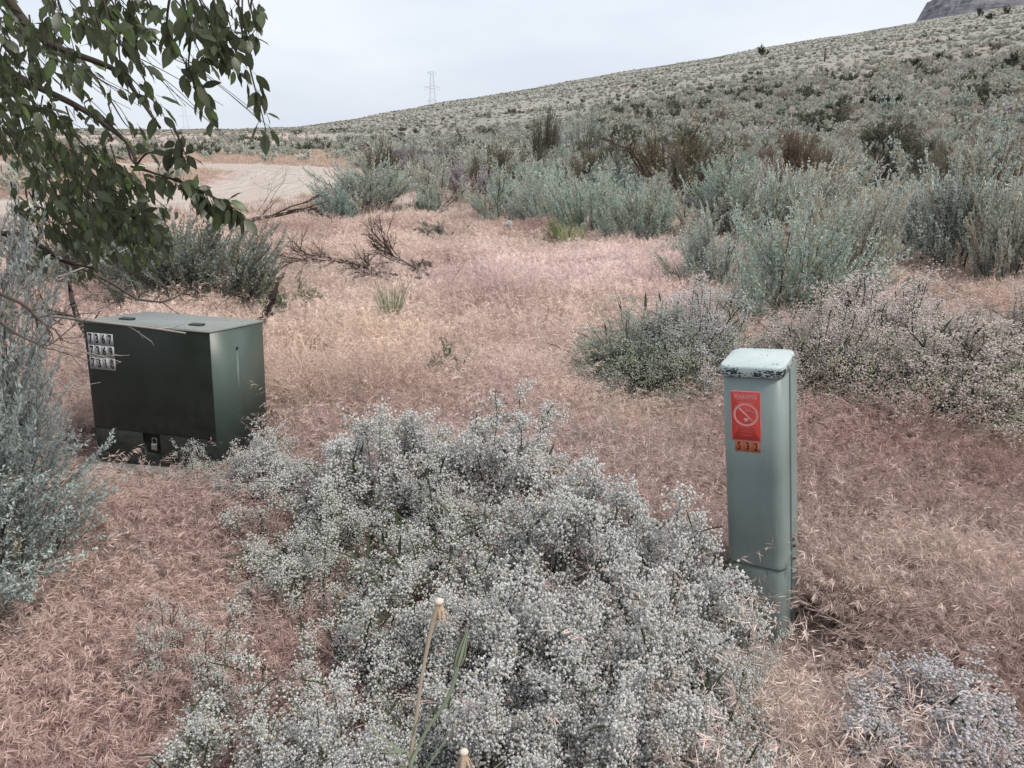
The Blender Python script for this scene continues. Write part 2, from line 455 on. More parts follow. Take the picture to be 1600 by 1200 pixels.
build_road()

def build_rock():
    # broken basalt ridge behind the crest of the slope
    n, m = 150, 60
    u = np.linspace(0, 1, n); v = np.linspace(0, 1, m)
    Uu, Vv = np.meshgrid(u, v, indexing='ij')
    x0, y0 = 207.0, 440.0
    x = x0 + Uu * 330 + Vv * 30; y = y0 + Vv * 120 - Uu * 60
    prof = np.clip(Uu / .15, 0, 1) ** .85 * 66 + 14 * np.clip((Uu - .1) / .6, 0, 1)
    r = RN.RandomState(3) if hasattr(RN, 'RandomState') else np.random.RandomState(3)
    nz = np.zeros_like(x)
    for k in range(14):
        f = .03 * 1.42 ** k; a = 7.5 / 1.38 ** k
        th = r.uniform(0, 6.28); nz += a * np.abs(np.sin(f * (x * math.cos(th) + y * math.sin(th)) + r.uniform(0, 6.28) + .6 * np.sin(f * .7 * (x * math.sin(th) - y * math.cos(th)) + k)))
    z = 22 + (prof + (nz - 14) * 1.7 * np.clip(Uu / .05, 0, 1)) * np.sin(np.clip(Vv * 1.5, 0, 1) * math.pi / 2) ** .8
    st = 4.0; z = z + 1.5 * np.sin(z * 2 * math.pi / 5.5 + x * .02)
    A = Acc(); i = np.arange(n * m).reshape(n, m)
    A.add(np.stack([x, y, z], -1).reshape(-1, 3), quads=np.stack([i[:-1, :-1], i[1:, :-1], i[1:, 1:], i[:-1, 1:]], -1).reshape(-1, 4))
    tag(link('rocky_hill', A.mesh('rocky_hill', M_ROCK)), kind='structure')
build_rock()

# ------------------------------------------------------------------ pylons
def pylon(px, ytop_px, dist, label, rz):
    d = ray(px, 300); x = d[0] / d[1] * dist; y = dist
    top = at(px, ytop_px, dist)[2]; base = float(H(x, y)); h = top - base
    t = empty('transmission_tower', (x, y, base), label, 'pylon', 'lattice pylons beyond the slope', rot=(0, 0, rz))
    def legpt(z, sx, sy):
        w = (.10 * h) * (1 - z / h) ** .9 * .5 + .014 * h
        return np.array([sx * w, sy * w, z])
    lv = np.linspace(0, h * .97, 12)
    for sx in (-1, 1):
        for sy in (-1, 1):
            A = Acc(); A.tubes(np.array([legpt(z, sx, sy) for z in lv])[None], np.full((1, 12), .09), 4)
            link('leg', A.mesh('leg', M_TOWER), t)
    A = Acc()
    P = []
    for a, b in zip(lv[:-1], lv[1:]):
        for (s1, s2) in (((-1, -1), (1, -1)), ((1, -1), (1, 1)), ((1, 1), (-1, 1)), ((-1, 1), (-1, -1))):
            P += [[legpt(a, *s1), legpt(b, *s2)], [legpt(a, *s2), legpt(b, *s1)]]
    A.tubes(np.array(P), np.full((len(P), 2), .03), 3)
    link('bracing', A.mesh('bracing', M_TOWER), t)
    for z, w in ((.97, .11), (.80, .19), (.64, .12)):
        A = Acc(); z *= h; w *= h / 2
        P = []
        for sy in (-1, 1):
            P += [[(-w, 0, z), (0, sy * .02 * h, z + .012 * h)], [(w, 0, z), (0, sy * .02 * h, z + .012 * h)],
                  [(-w, 0, z), (0, sy * .02 * h, z - .02 * h)], [(w, 0, z), (0, sy * .02 * h, z - .02 * h)]]
        A.tubes(np.array(P, float), np.full((len(P), 2), .08), 4)
        ca = link('crossarm', A.mesh('crossarm', M_TOWER), t)
        for s in (-1, 1):
            A = Acc(); A.tubes(np.array([[(s * w * .97, 0, z), (s * w * .97, 0, z - .05 * h)]]), np.full((1, 2), .09), 4)
            link('insulator', A.mesh('insulator', M_TOWER), ca)
pylon(680, 109, 620, 'lattice pylon standing on the skyline above the green slope', .25)
pylon(303, 160, 1150, 'faint far pylon half hidden behind the hanging tree leaves', .3)

# ------------------------------------------------------------------ plant prototypes
def curve_pts(B, E, sag, k):
    """n quadratic curves from B to E with control offset sag"""
    t = np.linspace(0, 1, k)[None, :, None]
    C = (B + E) / 2 + sag
    return (1 - t) ** 2 * B[:, None] + 2 * t * (1 - t) * C[:, None] + t ** 2 * E[:, None]

def sage_mesh(seed, n_stem=9, n_shoot=260, n_leaf=20, L=.030, W=.008, spread=.6, shoot=(.16, .36), up=1.0, lean=(0, 0), mat=M_FOL, dead=.12, split=True, woody=1.0, fat=.75):
    r = np.random.RandomState(seed)
    fol, wood = Acc(), Acc()
    ph = r.uniform(0, 2 * np.pi, n_stem) ; rad = spread * (r.uniform(.12, 1, n_stem) ** .6)
    ht = .76 * np.sqrt(np.clip(1 - (rad / (spread * 1.07)) ** 2, .05, 1)) * r.uniform(.78, 1.12, n_stem)
    E = np.stack([rad * np.cos(ph) + lean[0], rad * np.sin(ph) + lean[1], ht], 1)
    B = np.stack([.05 * np.cos(ph), .05 * np.sin(ph), np.full(n_stem, -.03)], 1)
    sag = np.stack([E[:, 0] * .22, E[:, 1] * .22, -.06 * np.ones(n_stem)], 1) + r.normal(size=(n_stem, 3)) * .04
    P = curve_pts(B, E, sag, 8) + r.normal(size=(n_stem, 8, 3)) * .007
    wood.tubes(P, np.linspace(.021, .006, 8)[None] * r.uniform(.6, 1.2, (n_stem, 1)) * woody, 4 if n_shoot > 100 else 3, tint=r.uniform(.7, 1.4, n_stem))
    # side branches
    nb = n_stem * 5
    si = r.randint(0, n_stem, nb); tt = r.uniform(.3, .95, nb)
    b0 = P[si, (tt * 7).astype(int)]
    out = nrm(b0 * [1, 1, 0] + r.normal(size=(nb, 3)) * .25)
    b1 = b0 + out * r.uniform(.08, .24, nb)[:, None] * spread * 1.5 + np.array([0, 0, 1]) * r.uniform(.04, .22, nb)[:, None]
    Q = curve_pts(b0, b1, r.normal(size=(nb, 3)) * .03 + [0, 0, -.03], 4)
    wood.tubes(Q, np.linspace(.009, .0035, 4)[None] * np.ones((nb, 1)) * woody, 3, tint=r.uniform(.8, 1.5, nb))
    # leafy shoots
    ns = n_shoot
    allp = np.concatenate([P[:, 3:].reshape(-1, 3), P[:, 2:5].reshape(-1, 3), Q[:, 1:].reshape(-1, 3), Q[:, 2:].reshape(-1, 3)])
    s0 = allp[r.randint(0, len(allp), ns)] + r.normal(size=(ns, 3)) * .03
    rad_out = s0 * [1, 1, 0] - np.array([lean[0], lean[1], 0]) * .5
    sdir = nrm(rad_out * 1.45 + np.array([0, 0, up]) + r.normal(size=(ns, 3)) * .2)
    sl = r.uniform(*shoot, ns)
    s1 = s0 + sdir * sl[:, None]
    S = curve_pts(s0, s1, rad_out * .06 + r.normal(size=(ns, 3)) * .012, 4)
    wood.tubes(S, np.linspace(.0035, .0015, 4)[None] * np.ones((ns, 1)) * woody, 3, tint=r.uniform(1.2, 2.0, ns))
    t = r.uniform(.0, 1, (ns, n_leaf)); tt = t * 3; i0 = np.minimum(tt.astype(int), 2); fr = (tt - i0)[..., None]
    ar = np.arange(ns)[:, None]
    Bp = S[ar, i0] * (1 - fr) + S[ar, i0 + 1] * fr
    D = nrm(sdir[:, None] * fat + r.normal(size=(ns, n_leaf, 3)) * .5)
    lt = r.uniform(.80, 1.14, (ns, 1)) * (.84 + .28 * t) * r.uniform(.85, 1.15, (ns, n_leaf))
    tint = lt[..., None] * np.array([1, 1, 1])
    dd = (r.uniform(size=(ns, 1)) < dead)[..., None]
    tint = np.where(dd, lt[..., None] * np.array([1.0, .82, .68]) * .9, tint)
    global RN
    keep = RN; RN = r
    LL = L * r.uniform(.6, 1.25, (ns, n_leaf)) * (1.1 - .4 * t)
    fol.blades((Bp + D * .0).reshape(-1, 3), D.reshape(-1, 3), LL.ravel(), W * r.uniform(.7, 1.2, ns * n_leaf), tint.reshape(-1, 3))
    RN = keep
    if split: return fol.mesh('foliage', mat), wood.mesh('branches', M_WOOD)
    # single mesh: foliage in slot 0, wood in slot 1
    A = Acc(); fv = np.concatenate(fol.v)
    A.add(fv, tris=np.concatenate(fol.t), tint=np.concatenate(fol.c))
    A.add(np.concatenate(wood.v), quads=np.concatenate(wood.q), tint=np.concatenate(wood.c), mat=1)
    return A.mesh('sagebrush', [mat, M_WOOD])

NEAR = [sage_mesh(100 + i, n_stem=15, n_shoot=560, n_leaf=44, L=.034, W=.0115, up=.85, woody=.7, spread=.60 + .05 * (i % 3), lean=[(0, 0), (.12, 0), (-.1, .05), (.05, -.1)][i % 4]) for i in range(4)]
MID = [sage_mesh(200 + i, n_stem=13, n_shoot=300, n_leaf=26, L=.046, W=.019, up=.75, woody=.8, spread=.62 + .06 * (i % 3), shoot=(.14, .32)) for i in range(5)]
DARKSH = [sage_mesh(260 + i, n_stem=10, n_shoot=300, n_leaf=22, L=.044, W=.013, spread=.52, shoot=(.2, .42), up=1.3, dead=.5, woody=1.2) for i in range(3)]
FAR = [sage_mesh(300 + i, n_stem=13, n_shoot=230, n_leaf=12, L=.080, W=.042, spread=.60, up=.8, shoot=(.10, .22), split=False, woody=.7) for i in range(5)]
FARI = [sage_mesh(400 + i, n_stem=12, n_shoot=200, n_leaf=9, L=.10, W=.058, spread=.62, up=.7, shoot=(.08, .20), split=False, mat=M_FOLI, woody=.5) for i in range(5)]

TEAL = (.50, .585, .505); GREY = (.58, .59, .515); PALE = (.66, .67, .595); OLIVE = (.20, .205, .135)
DARKG = (.19, .205, .155); BROWN = (.25, .19, .145); LAV = (.50, .46, .48); BLUEG = (.53, .585, .52)
GRN = (.20, .27, .12); MAROON = (.17, .11, .105)
PLACED = []

def shrub(px, py, w, h, col, label, group=None, kind='near', seed=None, cat='shrub', name='sagebrush', rz=None, dy=0, tilt=0):
    """a shrub with its foot at pixel (px,py), about w x h pixels large"""
    g = ground(px, py); d = math.hypot(g[1], CH - g[2])
    dist = math.sqrt(g[0] ** 2 + g[1] ** 2 + (CH - g[2]) ** 2)
    hm, wm = h / FPX * dist * (1.04 if kind != 'near' else .90), w / FPX * dist
    if dist > 9: hm, wm = hm * 1.20, wm * 1.18
    protos = {'near': NEAR, 'mid': MID, 'dark': DARKSH}[kind]
    i = (seed if seed is not None else len(PLACED)) % len(protos)
    f, b = protos[i]
    o = empty(name, (g[0], g[1] + .3 * wm, float(H(g[0], g[1] + .3 * wm)) - .02), label, cat, group, rot=(tilt, 0, RN.uniform(0, 6.28) if rz is None else rz), scale=(wm / 1.36, wm / 1.36, hm))
    link('foliage', f, o, color=col); link('branches', b, o)
    PLACED.append((g[0], g[1] + .3 * wm, wm * .5, d))
    return o

# hand placed shrubs (foot x, foot y, width, height in photo pixels)
shrub(1135, 492, 175, 165, BLUEG, 'blue-green sagebrush with a dark bare fan of stems, left of the largest clump', kind='near', seed=0)
shrub(1250, 545, 235, 250, TEAL, 'largest teal sagebrush, directly behind the pale green pedestal', kind='near', seed=1)
shrub(1325, 478, 150, 210, GREY, 'grey-green sagebrush bulging from the right flank of the largest clump', kind='near', seed=2)
shrub(1190, 400, 150, 150, TEAL, 'tall spiky sagebrush rising behind the fan of bare stems', kind='near', seed=3)
shrub(1260, 385, 150, 130, PALE, 'pale silvery sagebrush behind the largest clump', kind='near', seed=2)
shrub(1535, 460, 190, 190, BLUEG, 'dusky sagebrush reaching the right edge above the pinkish flowers', kind='near', seed=0)
shrub(1600, 475, 120, 190, GREY, 'grey sagebrush cut off by the right edge of the photo', kind='near', seed=3)
shrub(1400, 395, 130, 95, PALE, 'low pale sagebrush between the two big right-hand clumps', kind='near', seed=1)
shrub(1010, 402, 130, 120, TEAL, 'upright teal sagebrush at the far edge of the pink grass, rightmost of its row', kind='near', seed=3)
shrub(925, 392, 115, 115, TEAL, 'teal sagebrush at the far edge of the pink grass beside the yellow-green bush', kind='near', seed=2)
shrub(862, 372, 110, 92, BLUEG, 'teal sagebrush with a white puffball in front', kind='near', seed=1)
shrub(792, 362, 120, 90, TEAL, 'teal sagebrush at the left end of the row behind the pink grass', kind='near', seed=0)
shrub(895, 330, 140, 70, TEAL, 'low teal sagebrush behind the row at the pink grass', kind='mid', seed=1)
shrub(1115, 400, 150, 90, GREY, 'greyish sagebrush below the lavender dome', kind='near', seed=0)
shrub(548, 340, 130, 80, BLUEG, 'rounded blue-green sagebrush right beside the gravel bend', kind='near', seed=1)
shrub(596, 333, 70, 75, TEAL, 'small sagebrush joined to the right of the rounded one by the road', kind='mid', seed=2)
shrub(522, 356, 62, 55, (.36, .46, .42), 'small bright teal sagebrush in front of the rounded one by the road', kind='mid', seed=3)
shrub(596, 296, 62, 62, OLIVE, 'olive-brown bush standing behind the roadside sagebrush', kind='dark', seed=0)
shrub(652, 352, 62, 32, (.17, .21, .15), 'low dark green bush with a teal tip behind the dead twig heap', kind='mid', seed=4)
shrub(668, 345, 30, 55, TEAL, 'slim upright teal sprig beside the low dark green bush', kind='mid', seed=1)
shrub(690, 385, 85, 32, (.20, .24, .19), 'flat grey-green bush on the pink grass', kind='mid', seed=0)
shrub(680, 325, 80, 62, GREY, 'grey sagebrush left of the teal row', kind='mid', seed=3)
shrub(735, 318, 85, 62, LAV, 'lavender-grey bush in the middle distance', kind='mid', seed=2)
shrub(770, 300, 70, 55, OLIVE, 'olive green bush behind the left end of the teal row', kind='dark', seed=1)
shrub(848, 262, 50, 82, DARKG, 'dark upright bush sticking out above the paler brush', kind='dark', seed=2)
shrub(910, 250, 65, 65, BLUEG, 'blue-green sagebrush to the right of the dark upright bush', kind='mid', seed=0)
shrub(1060, 305, 150, 85, (.22, .21, .13), 'wide olive-brown bush with crooked dark limbs', kind='dark', seed=0)
shrub(1140, 318, 95, 58, (.38, .45, .40), 'rounded mint-green sagebrush beside the crooked-limbed bush', kind='mid', seed=3)
shrub(1245, 300, 80, 70, BROWN, 'brown dry bush with upright twigs', kind='dark', seed=1)
shrub(1305, 300, 110, 55, (.24, .21, .15), 'brownish low bush left of the dark gnarled tree', kind='dark', seed=2)
shrub(1400, 330, 95, 60, MAROON, 'maroon dead bush at the foot of the dark gnarled tree', kind='dark', seed=0)
shrub(1395, 345, 120, 50, PALE, 'pale sagebrush in front of the maroon dead bush', kind='mid', seed=2)
shrub(1470, 350, 130, 62, GREY, 'grey-green sagebrush below the leaning brown stump', kind='mid', seed=4)
shrub(1580, 318, 110, 55, BROWN, 'russet dry bush at the right edge', kind='dark', seed=1)
shrub(1510, 310, 70, 48, (.25, .20, .17), 'russet dry bush left of the leaning brown stump', kind='dark', seed=2)
shrub(1340, 345, 110, 62, TEAL, 'sagebrush behind the big clump, under the gnarled tree', kind='mid', seed=1)
shrub(1560, 375, 120, 60, PALE, 'pale spiky sagebrush near the right edge behind the dusky one', kind='mid', seed=3)
shrub(960, 330, 90, 62, (.28, .33, .30), 'dull sagebrush behind the middle of the teal row', kind='mid', seed=4)
shrub(1015, 345, 70, 60, GREY, 'grey sagebrush behind the right end of the teal row', kind='mid', seed=0)
shrub(315, 508, 245, 205, (.33, .37, .32), 'big dark grey-green sagebrush right behind the green cabinet', kind='near', seed=3)
shrub(225, 500, 220, 165, (.30, .33, .28), 'dark twiggy bush behind the left side of the green cabinet', kind='near', seed=0)
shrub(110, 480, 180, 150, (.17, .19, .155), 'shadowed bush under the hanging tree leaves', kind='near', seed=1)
shrub(262, 492, 190, 165, (.30, .34, .30), 'grey-green bush filling in between the two bushes behind the cabinet', kind='near', seed=2)
shrub(448, 505, 75, 68, (.19, .26, .16), 'loose green bush at the back right corner of the green cabinet', kind='mid', seed=1, cat='bush', name='green_bush')
shrub(428, 415, 45, 32, (.22, .27, .22), 'small grey-green bush between the cabinet bush and the fallen branch', kind='mid', seed=2)
shrub(706, 628, 84, 100, (.16, .23, .17), 'small dark green plant behind the white flowers in mid foreground', kind='mid', seed=2, cat='plant', name='small_plant')
shrub(884, 402, 55, 52, (.28, .33, .16), 'yellow-green bush at the edge of the pink grass', kind='mid', seed=3, cat='bush', name='green_bush')
shrub(1098, 470, 60, 120, BLUEG, 'narrow blue-green shoot of sagebrush at the pink grass', kind='near', seed=2)
shrub(1190, 540, 80, 90, TEAL, 'upright sagebrush tips just above the pedestal lid', kind='near', seed=3)
shrub(1400, 470, 110, 50, (.36, .42, .36), 'low mint-green brush behind the pinkish flowers', kind='mid', seed=0)

# foreground sagebrush, left edge: tall with arms reaching right
def left_sage():
    f1, w1 = sage_mesh(900, n_stem=26, n_shoot=1250, n_leaf=46, L=.022, W=.0068, spread=.42, shoot=(.10, .22), up=.55, dead=.02, woody=.30, fat=.6)
    o = empty('sagebrush', (-1.93, 2.42, 0), 'tall silver-green sagebrush filling the left edge beside the cabinet', 'shrub', scale=(.86, .85, 1.85))
    link('foliage', f1, o, color=(.56, .60, .56)); link('branches', w1, o)
    f2, w2 = sage_mesh(901, n_stem=26, n_shoot=1250, n_leaf=46, L=.022, W=.0068, spread=.46, shoot=(.12, .24), up=.5, dead=.02, woody=.36, fat=.6)
    o = empty('sagebrush', (-1.76, 2.22, 0), 'teal-grey sagebrush bulging low at the left edge in front of the tall one', 'shrub', scale=(.86, .84, .84))
    link('foliage', f2, o, color=(.50, .565, .52)); link('branches', w2, o)
left_sage()

# ------------------------------------------------------------------ scattered sagebrush
def density_ok(x, y):
    """does the brush grow here? open grass near the road and in the front meadow"""
    d = np.hypot(x, y); az = np.degrees(np.arctan2(x, y))
    rd = road_dist(x, y)
    p = np.where((az > -11.5), .95, .33)
    p = np.where((az <= -11.5) & (y > 150), .8, p)
    p = np.where((az <= -11.5) & (y <= 150) & (y > 46), .30, p)
    p = np.where((az <= -11) & (y <= 46) & (y > 40), .06, p)
    p = np.where((az <= -11) & (y < 40), .03, p)
    p = np.where(rd < 3.6, 0, p)
    p = np.where((y < 13.0 + 0.12 * np.abs(x)) & ~((az > 10) & (y > 8.6)), 0, p)
    pn = .5 + .5 * np.sin(x * .09 + 1.7 * np.sin(y * .045 + 1)) * np.sin(y * .07 - x * .03 + 1.2 * np.sin(x * .05)) + .25 * np.sin(x * .31 + y * .21)
    p = np.where((y < 16) & (az > 10), p * .4, p)
    p = p * (1 - .84 * np.clip((d - 86) / 22, 0, 1))
    p = p * np.clip(1 - np.clip((y - 45) / 60, 0, 1) * (1 - np.clip(pn * 1.5, .12, 1)), 0, 1)
    p = np.where((az < 6) & (y < 22), 0, p)
    return p

def scatter_pts(n_try, rmin, rmax, spacing, r):
    out = []
    grid = {}
    az = np.radians(r.uniform(-38, 38, n_try)); d = np.sqrt(r.uniform(rmin ** 2, rmax ** 2, n_try))
    X, Y = d * np.sin(az), d * np.cos(az)
    P = density_ok(X, Y); U = r.uniform(size=n_try)
    for x, y, p, u, dd in zip(X, Y, P, U, d):
        if u > p: continue
        s = spacing * (1 + dd / 420)
        cx, cy = int(x // 2.5), int(y // 2.5); bad = False
        for i in (-1, 0, 1):
            for j in (-1, 0, 1):
                for (a, b) in grid.get((cx + i, cy + j), ()):
                    if (a - x) ** 2 + (b - y) ** 2 < s * s: bad = True; break
                if bad: break
            if bad: break
        if bad: continue
        for (a, b, w, _) in PLACED:
            if (a - x) ** 2 + (b - y) ** 2 < (w * .8 + .3) ** 2: bad = True; break
        if bad: continue
        grid.setdefault((cx, cy), []).append((x, y)); out.append((x, y))
    return np.array(out)

rs = np.random.RandomState(77)
pts = scatter_pts(90000, 8.6, 300, .80, rs)
dist = np.hypot(pts[:, 0], pts[:, 1])
order = np.argsort(dist); pts = pts[order]; dist = dist[order]
pz = H(pts[:, 0], pts[:, 1])
azd = np.degrees(np.arctan2(pts[:, 0], pts[:, 1]))
sz = rs.uniform(.55, 1.0, len(pts)) * np.interp(dist, [15, 40, 90, 200, 300], [1.08, 1.0, .82, .50, .40])
big = rs.uniform(size=len(pts)) < .05; sz = np.where(big, sz * 1.45, sz)
pal = np.array([TEAL, GREY, PALE, GREY, DARKG, OLIVE, LAV, BROWN])
pr_near = np.array([.21, .24, .19, .11, .12, .07, .03, .03]); ci = rs.choice(8, len(pts), p=pr_near / pr_near.sum())
ci = np.where(big & (rs.uniform(size=len(pts)) < .8), 4, ci)
colr = pal[ci] * rs.uniform(.85, 1.12, (len(pts), 1))
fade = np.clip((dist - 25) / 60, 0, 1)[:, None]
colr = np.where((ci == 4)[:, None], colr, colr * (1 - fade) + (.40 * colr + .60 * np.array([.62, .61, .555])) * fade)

inview = np.abs(azd) < 33.5
NIND = 230
ind = np.where(inview)[0][:NIND]
cname = ['teal', 'grey-green', 'pale silvery', 'grey', 'dark', 'olive', 'lavender-grey', 'brown']
def base_label(k):
    a, D, S_ = azd[k], dist[k], sz[k]
    px_ = 800 + FPX * math.tan(math.radians(a))
    for lim, w_ in ((330, 'behind the hanging leaves'), (470, 'on the far bank of the gravel bend'), (600, 'between the road bend and the pylon'), (760, 'on the rise under the near pylon'),
                    (880, 'around the dark upright bush'), (1000, 'left of the crooked-limbed bush'), (1120, 'behind the crooked-limbed bush'), (1240, 'upslope of the mint-green sagebrush'),
                    (1340, 'left of the gnarled tree'), (1450, 'behind the gnarled tree'), (1530, 'right of the gnarled tree'), (9999, 'near the right edge')):
        if px_ < lim: break
    size = 'large' if big[k] else ('small' if S_ < .72 else 'rounded')
    row = 'near' if D < 24 else ('mid-distance' if D < 34 else 'far')
    return f'{row} {size} {cname[ci[k]]} sagebrush {w_}', f'sagebrush {w_}'
BL = {k: base_label(k) for k in ind}
same = {}
for k in ind: same.setdefault(BL[k][0], []).append(k)
LAB = {}
ordn = ['leftmost', 'second from left', 'third from left', 'fourth from left', 'fifth from left', 'sixth from left', 'seventh from left', 'eighth from left', 'ninth from left']
for lab_, ks_ in same.items():
    ks_ = sorted(ks_, key=lambda q: azd[q])
    for j_, q in enumerate(ks_):
        LAB[q] = lab_ if len(ks_) == 1 else (('rightmost' if j_ == len(ks_) - 1 else ordn[min(j_, 8)]) + ' ' + lab_)
for k in ind:
    x, y = pts[k]; D = dist[k]; s = sz[k]
    lab, grp2 = LAB[k], BL[k][1]
    c = colr[k]
    if D < 42:
        f, b = (DARKSH if ci[k] in (4, 5, 7) else MID)[rs.randint(0, 3)]
        o = empty('sagebrush', (x, y, pz[k] - .03), lab, 'shrub', grp2, rot=(0, 0, rs.uniform(0, 6.28)), scale=(s * rs.uniform(.9, 1.2), s * rs.uniform(.9, 1.2), s * rs.uniform(.85, 1.1)))
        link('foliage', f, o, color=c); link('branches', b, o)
    else:
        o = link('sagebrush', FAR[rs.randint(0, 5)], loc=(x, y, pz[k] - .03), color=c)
        o.rotation_euler = (0, 0, rs.uniform(0, 6.28)); o.scale = (s * rs.uniform(.9, 1.2), s * rs.uniform(.9, 1.2), s * rs.uniform(.85, 1.1))
        tag(o, lab, 'shrub', grp2)

# ------------------------------------------------------------------ geometry-node scatter of uncountable growth
def gn_scatter(name, P, protos, rot, scl, idx, icol, label, cat):
    src = bpy.data.collections.new(name + '_kinds')            # unlinked collection: sources only
    for i, me in enumerate(protos):
        so = bpy.data.objects.new(f'{name}_kind_{i:02d}', me); src.objects.link(so)
    me = bpy.data.meshes.new(name); n = len(P)
    me.vertices.add(n); me.vertices.foreach_set('co', np.asarray(P, np.float32).ravel())
    for nm, ty, dat, key in (('rot', 'FLOAT_VECTOR', rot, 'vector'), ('scl', 'FLOAT_VECTOR', scl, 'vector'), ('idx', 'INT', idx, 'value')):
        a = me.attributes.new(nm, ty, 'POINT')
        a.data.foreach_set(key, np.asarray(dat, np.int32 if ty == 'INT' else np.float32).ravel())
    a = me.attributes.new('icol', 'FLOAT_COLOR', 'POINT'); c4 = np.ones((n, 4), np.float32); c4[:, :3] = icol
    a.data.foreach_set('color', c4.ravel())
    o = link(name, me)
    g = bpy.data.node_groups.new(name, 'GeometryNodeTree')
    g.interface.new_socket('Geometry', in_out='INPUT', socket_type='NodeSocketGeometry')
    g.interface.new_socket('Geometry', in_out='OUTPUT', socket_type='NodeSocketGeometry')
    N, Lk = g.nodes, g.links
    gi, go = N.new('NodeGroupInput'), N.new('NodeGroupOutput')
    mp = N.new('GeometryNodeMeshToPoints')
    iop = N.new('GeometryNodeInstanceOnPoints'); ci_ = N.new('GeometryNodeCollectionInfo')
    ci_.inputs['Collection'].default_value = src; ci_.inputs['Separate Children'].default_value = True; ci_.inputs['Reset Children'].default_value = True
    iop.inputs['Pick Instance'].default_value = True
    def attr(nm, ty):
        a_ = N.new('GeometryNodeInputNamedAttribute'); a_.data_type = ty; a_.inputs['Name'].default_value = nm; return a_.outputs['Attribute']
    e2r = N.new('FunctionNodeEulerToRotation'); Lk.new(attr('rot', 'FLOAT_VECTOR'), e2r.inputs[0])
    Lk.new(gi.outputs[0], mp.inputs['Mesh']); Lk.new(mp.outputs[0], iop.inputs['Points'])
    Lk.new(ci_.outputs[0], iop.inputs['Instance']); Lk.new(attr('idx', 'INT'), iop.inputs['Instance Index'])
    Lk.new(e2r.outputs[0], iop.inputs['Rotation']); Lk.new(attr('scl', 'FLOAT_VECTOR'), iop.inputs['Scale'])
    Lk.new(iop.outputs[0], go.inputs[0])
    md = o.modifiers.new('scatter', 'NODES'); md.node_group = g
    tag(o, label, cat, kind='stuff')
    return o

rest = np.setdiff1d(np.arange(len(pts)), ind)
n = len(rest)
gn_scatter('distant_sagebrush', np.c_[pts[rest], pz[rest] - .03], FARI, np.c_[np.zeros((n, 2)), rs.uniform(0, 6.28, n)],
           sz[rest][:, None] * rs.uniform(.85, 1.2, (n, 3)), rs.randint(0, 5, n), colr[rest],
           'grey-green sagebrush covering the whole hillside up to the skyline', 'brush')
# low bunch growth between the shrubs and over the upper slope
n0 = 26000
a_ = np.radians(rs.uniform(-38, 38, n0)); d_ = np.sqrt(rs.uniform(25 ** 2, 330 ** 2, n0))
lx, ly = d_ * np.sin(a_), d_ * np.cos(a_)
ok = (road_dist(lx, ly) > 3.0) & ((np.degrees(a_) > -11) | (ly > 140))
lx, ly = lx[ok], ly[ok]; n = len(lx)
lc = np.array([(.52, .515, .465), (.47, .475, .42), (.56, .53, .475), (.38, .385, .335)])[rs.randint(0, 4, n)] * rs.uniform(.85, 1.15, (n, 1))
ls = rs.uniform(.13, .30, n)
gn_scatter('low_hillside_growth', np.c_[lx, ly, H(lx, ly) - .03], FARI, np.c_[np.zeros((n, 2)), rs.uniform(0, 6.28, n)],
           ls[:, None] * np.c_[rs.uniform(1, 1.7, (n, 2)), rs.uniform(.7, 1, n)], rs.randint(0, 5, n), lc, 'low grey growth between the shrubs of the slope', 'ground cover')

# a few dark junipers and dark bushes high on the slope (things)
def upslope(px, py, hpx, wpx, label, cat='bush', name='dark_bush'):
    g = ground(px, py); dd = np.linalg.norm(g - [0, 0, CH])
    o = link(name, FAR[RN.randint(0, 5)], loc=(g[0], g[1], g[2] - .05), color=(.10, .115, .085))
    o.scale = (wpx / FPX * dd / 1.3, wpx / FPX * dd / 1.3, hpx / FPX * dd)
    tag(o, label, cat)
upslope(1191, 87, 17, 16, 'lone dark round bush high on the bare slope above the middle')
upslope(1530, 26, 15, 8, 'slim dark juniper on the crest, left of the pair below the rocks', 'tree', 'juniper_tree')
upslope(1572, 22, 14, 8, 'slim dark juniper on the crest, nearest the right edge', 'tree', 'juniper_tree')
upslope(1548, 30, 9, 14, 'flat dark bush between the two junipers on the crest')
upslope(1424, 104, 14, 32, 'wide dark bush high on the slope, leftmost of the dark row')
upslope(1468, 92, 11, 18, 'small dark bush in the dark row high on the slope')
upslope(1585, 104, 20, 26, 'dark bush high on the slope touching the right edge')
upslope(1533, 130, 16, 20, 'dark bush below the dark row near the right edge')
upslope(1520, 92, 10, 18, 'dark bush at the right end of the dark row on the slope')
upslope(1358, 166, 22, 30, 'dark bush in the middle of the slope left of its larger neighbour')
upslope(1392, 168, 24, 40, 'larger dark bush in the middle of the slope')
upslope(1552, 165, 22, 34, 'dark bush on the mid slope toward the right edge')
# thin marker post on the slope
g = ground(1288, 96)
A = Acc(); A.box((-.09, -.09, 0), (.09, .09, 1.6)); A.box((-.12, -.12, 1.6), (.12, .12, 1.72))
tag(link('marker_post', A.mesh('marker_post', M_RUST), loc=g), 'thin dark marker post on the upper slope', 'post')

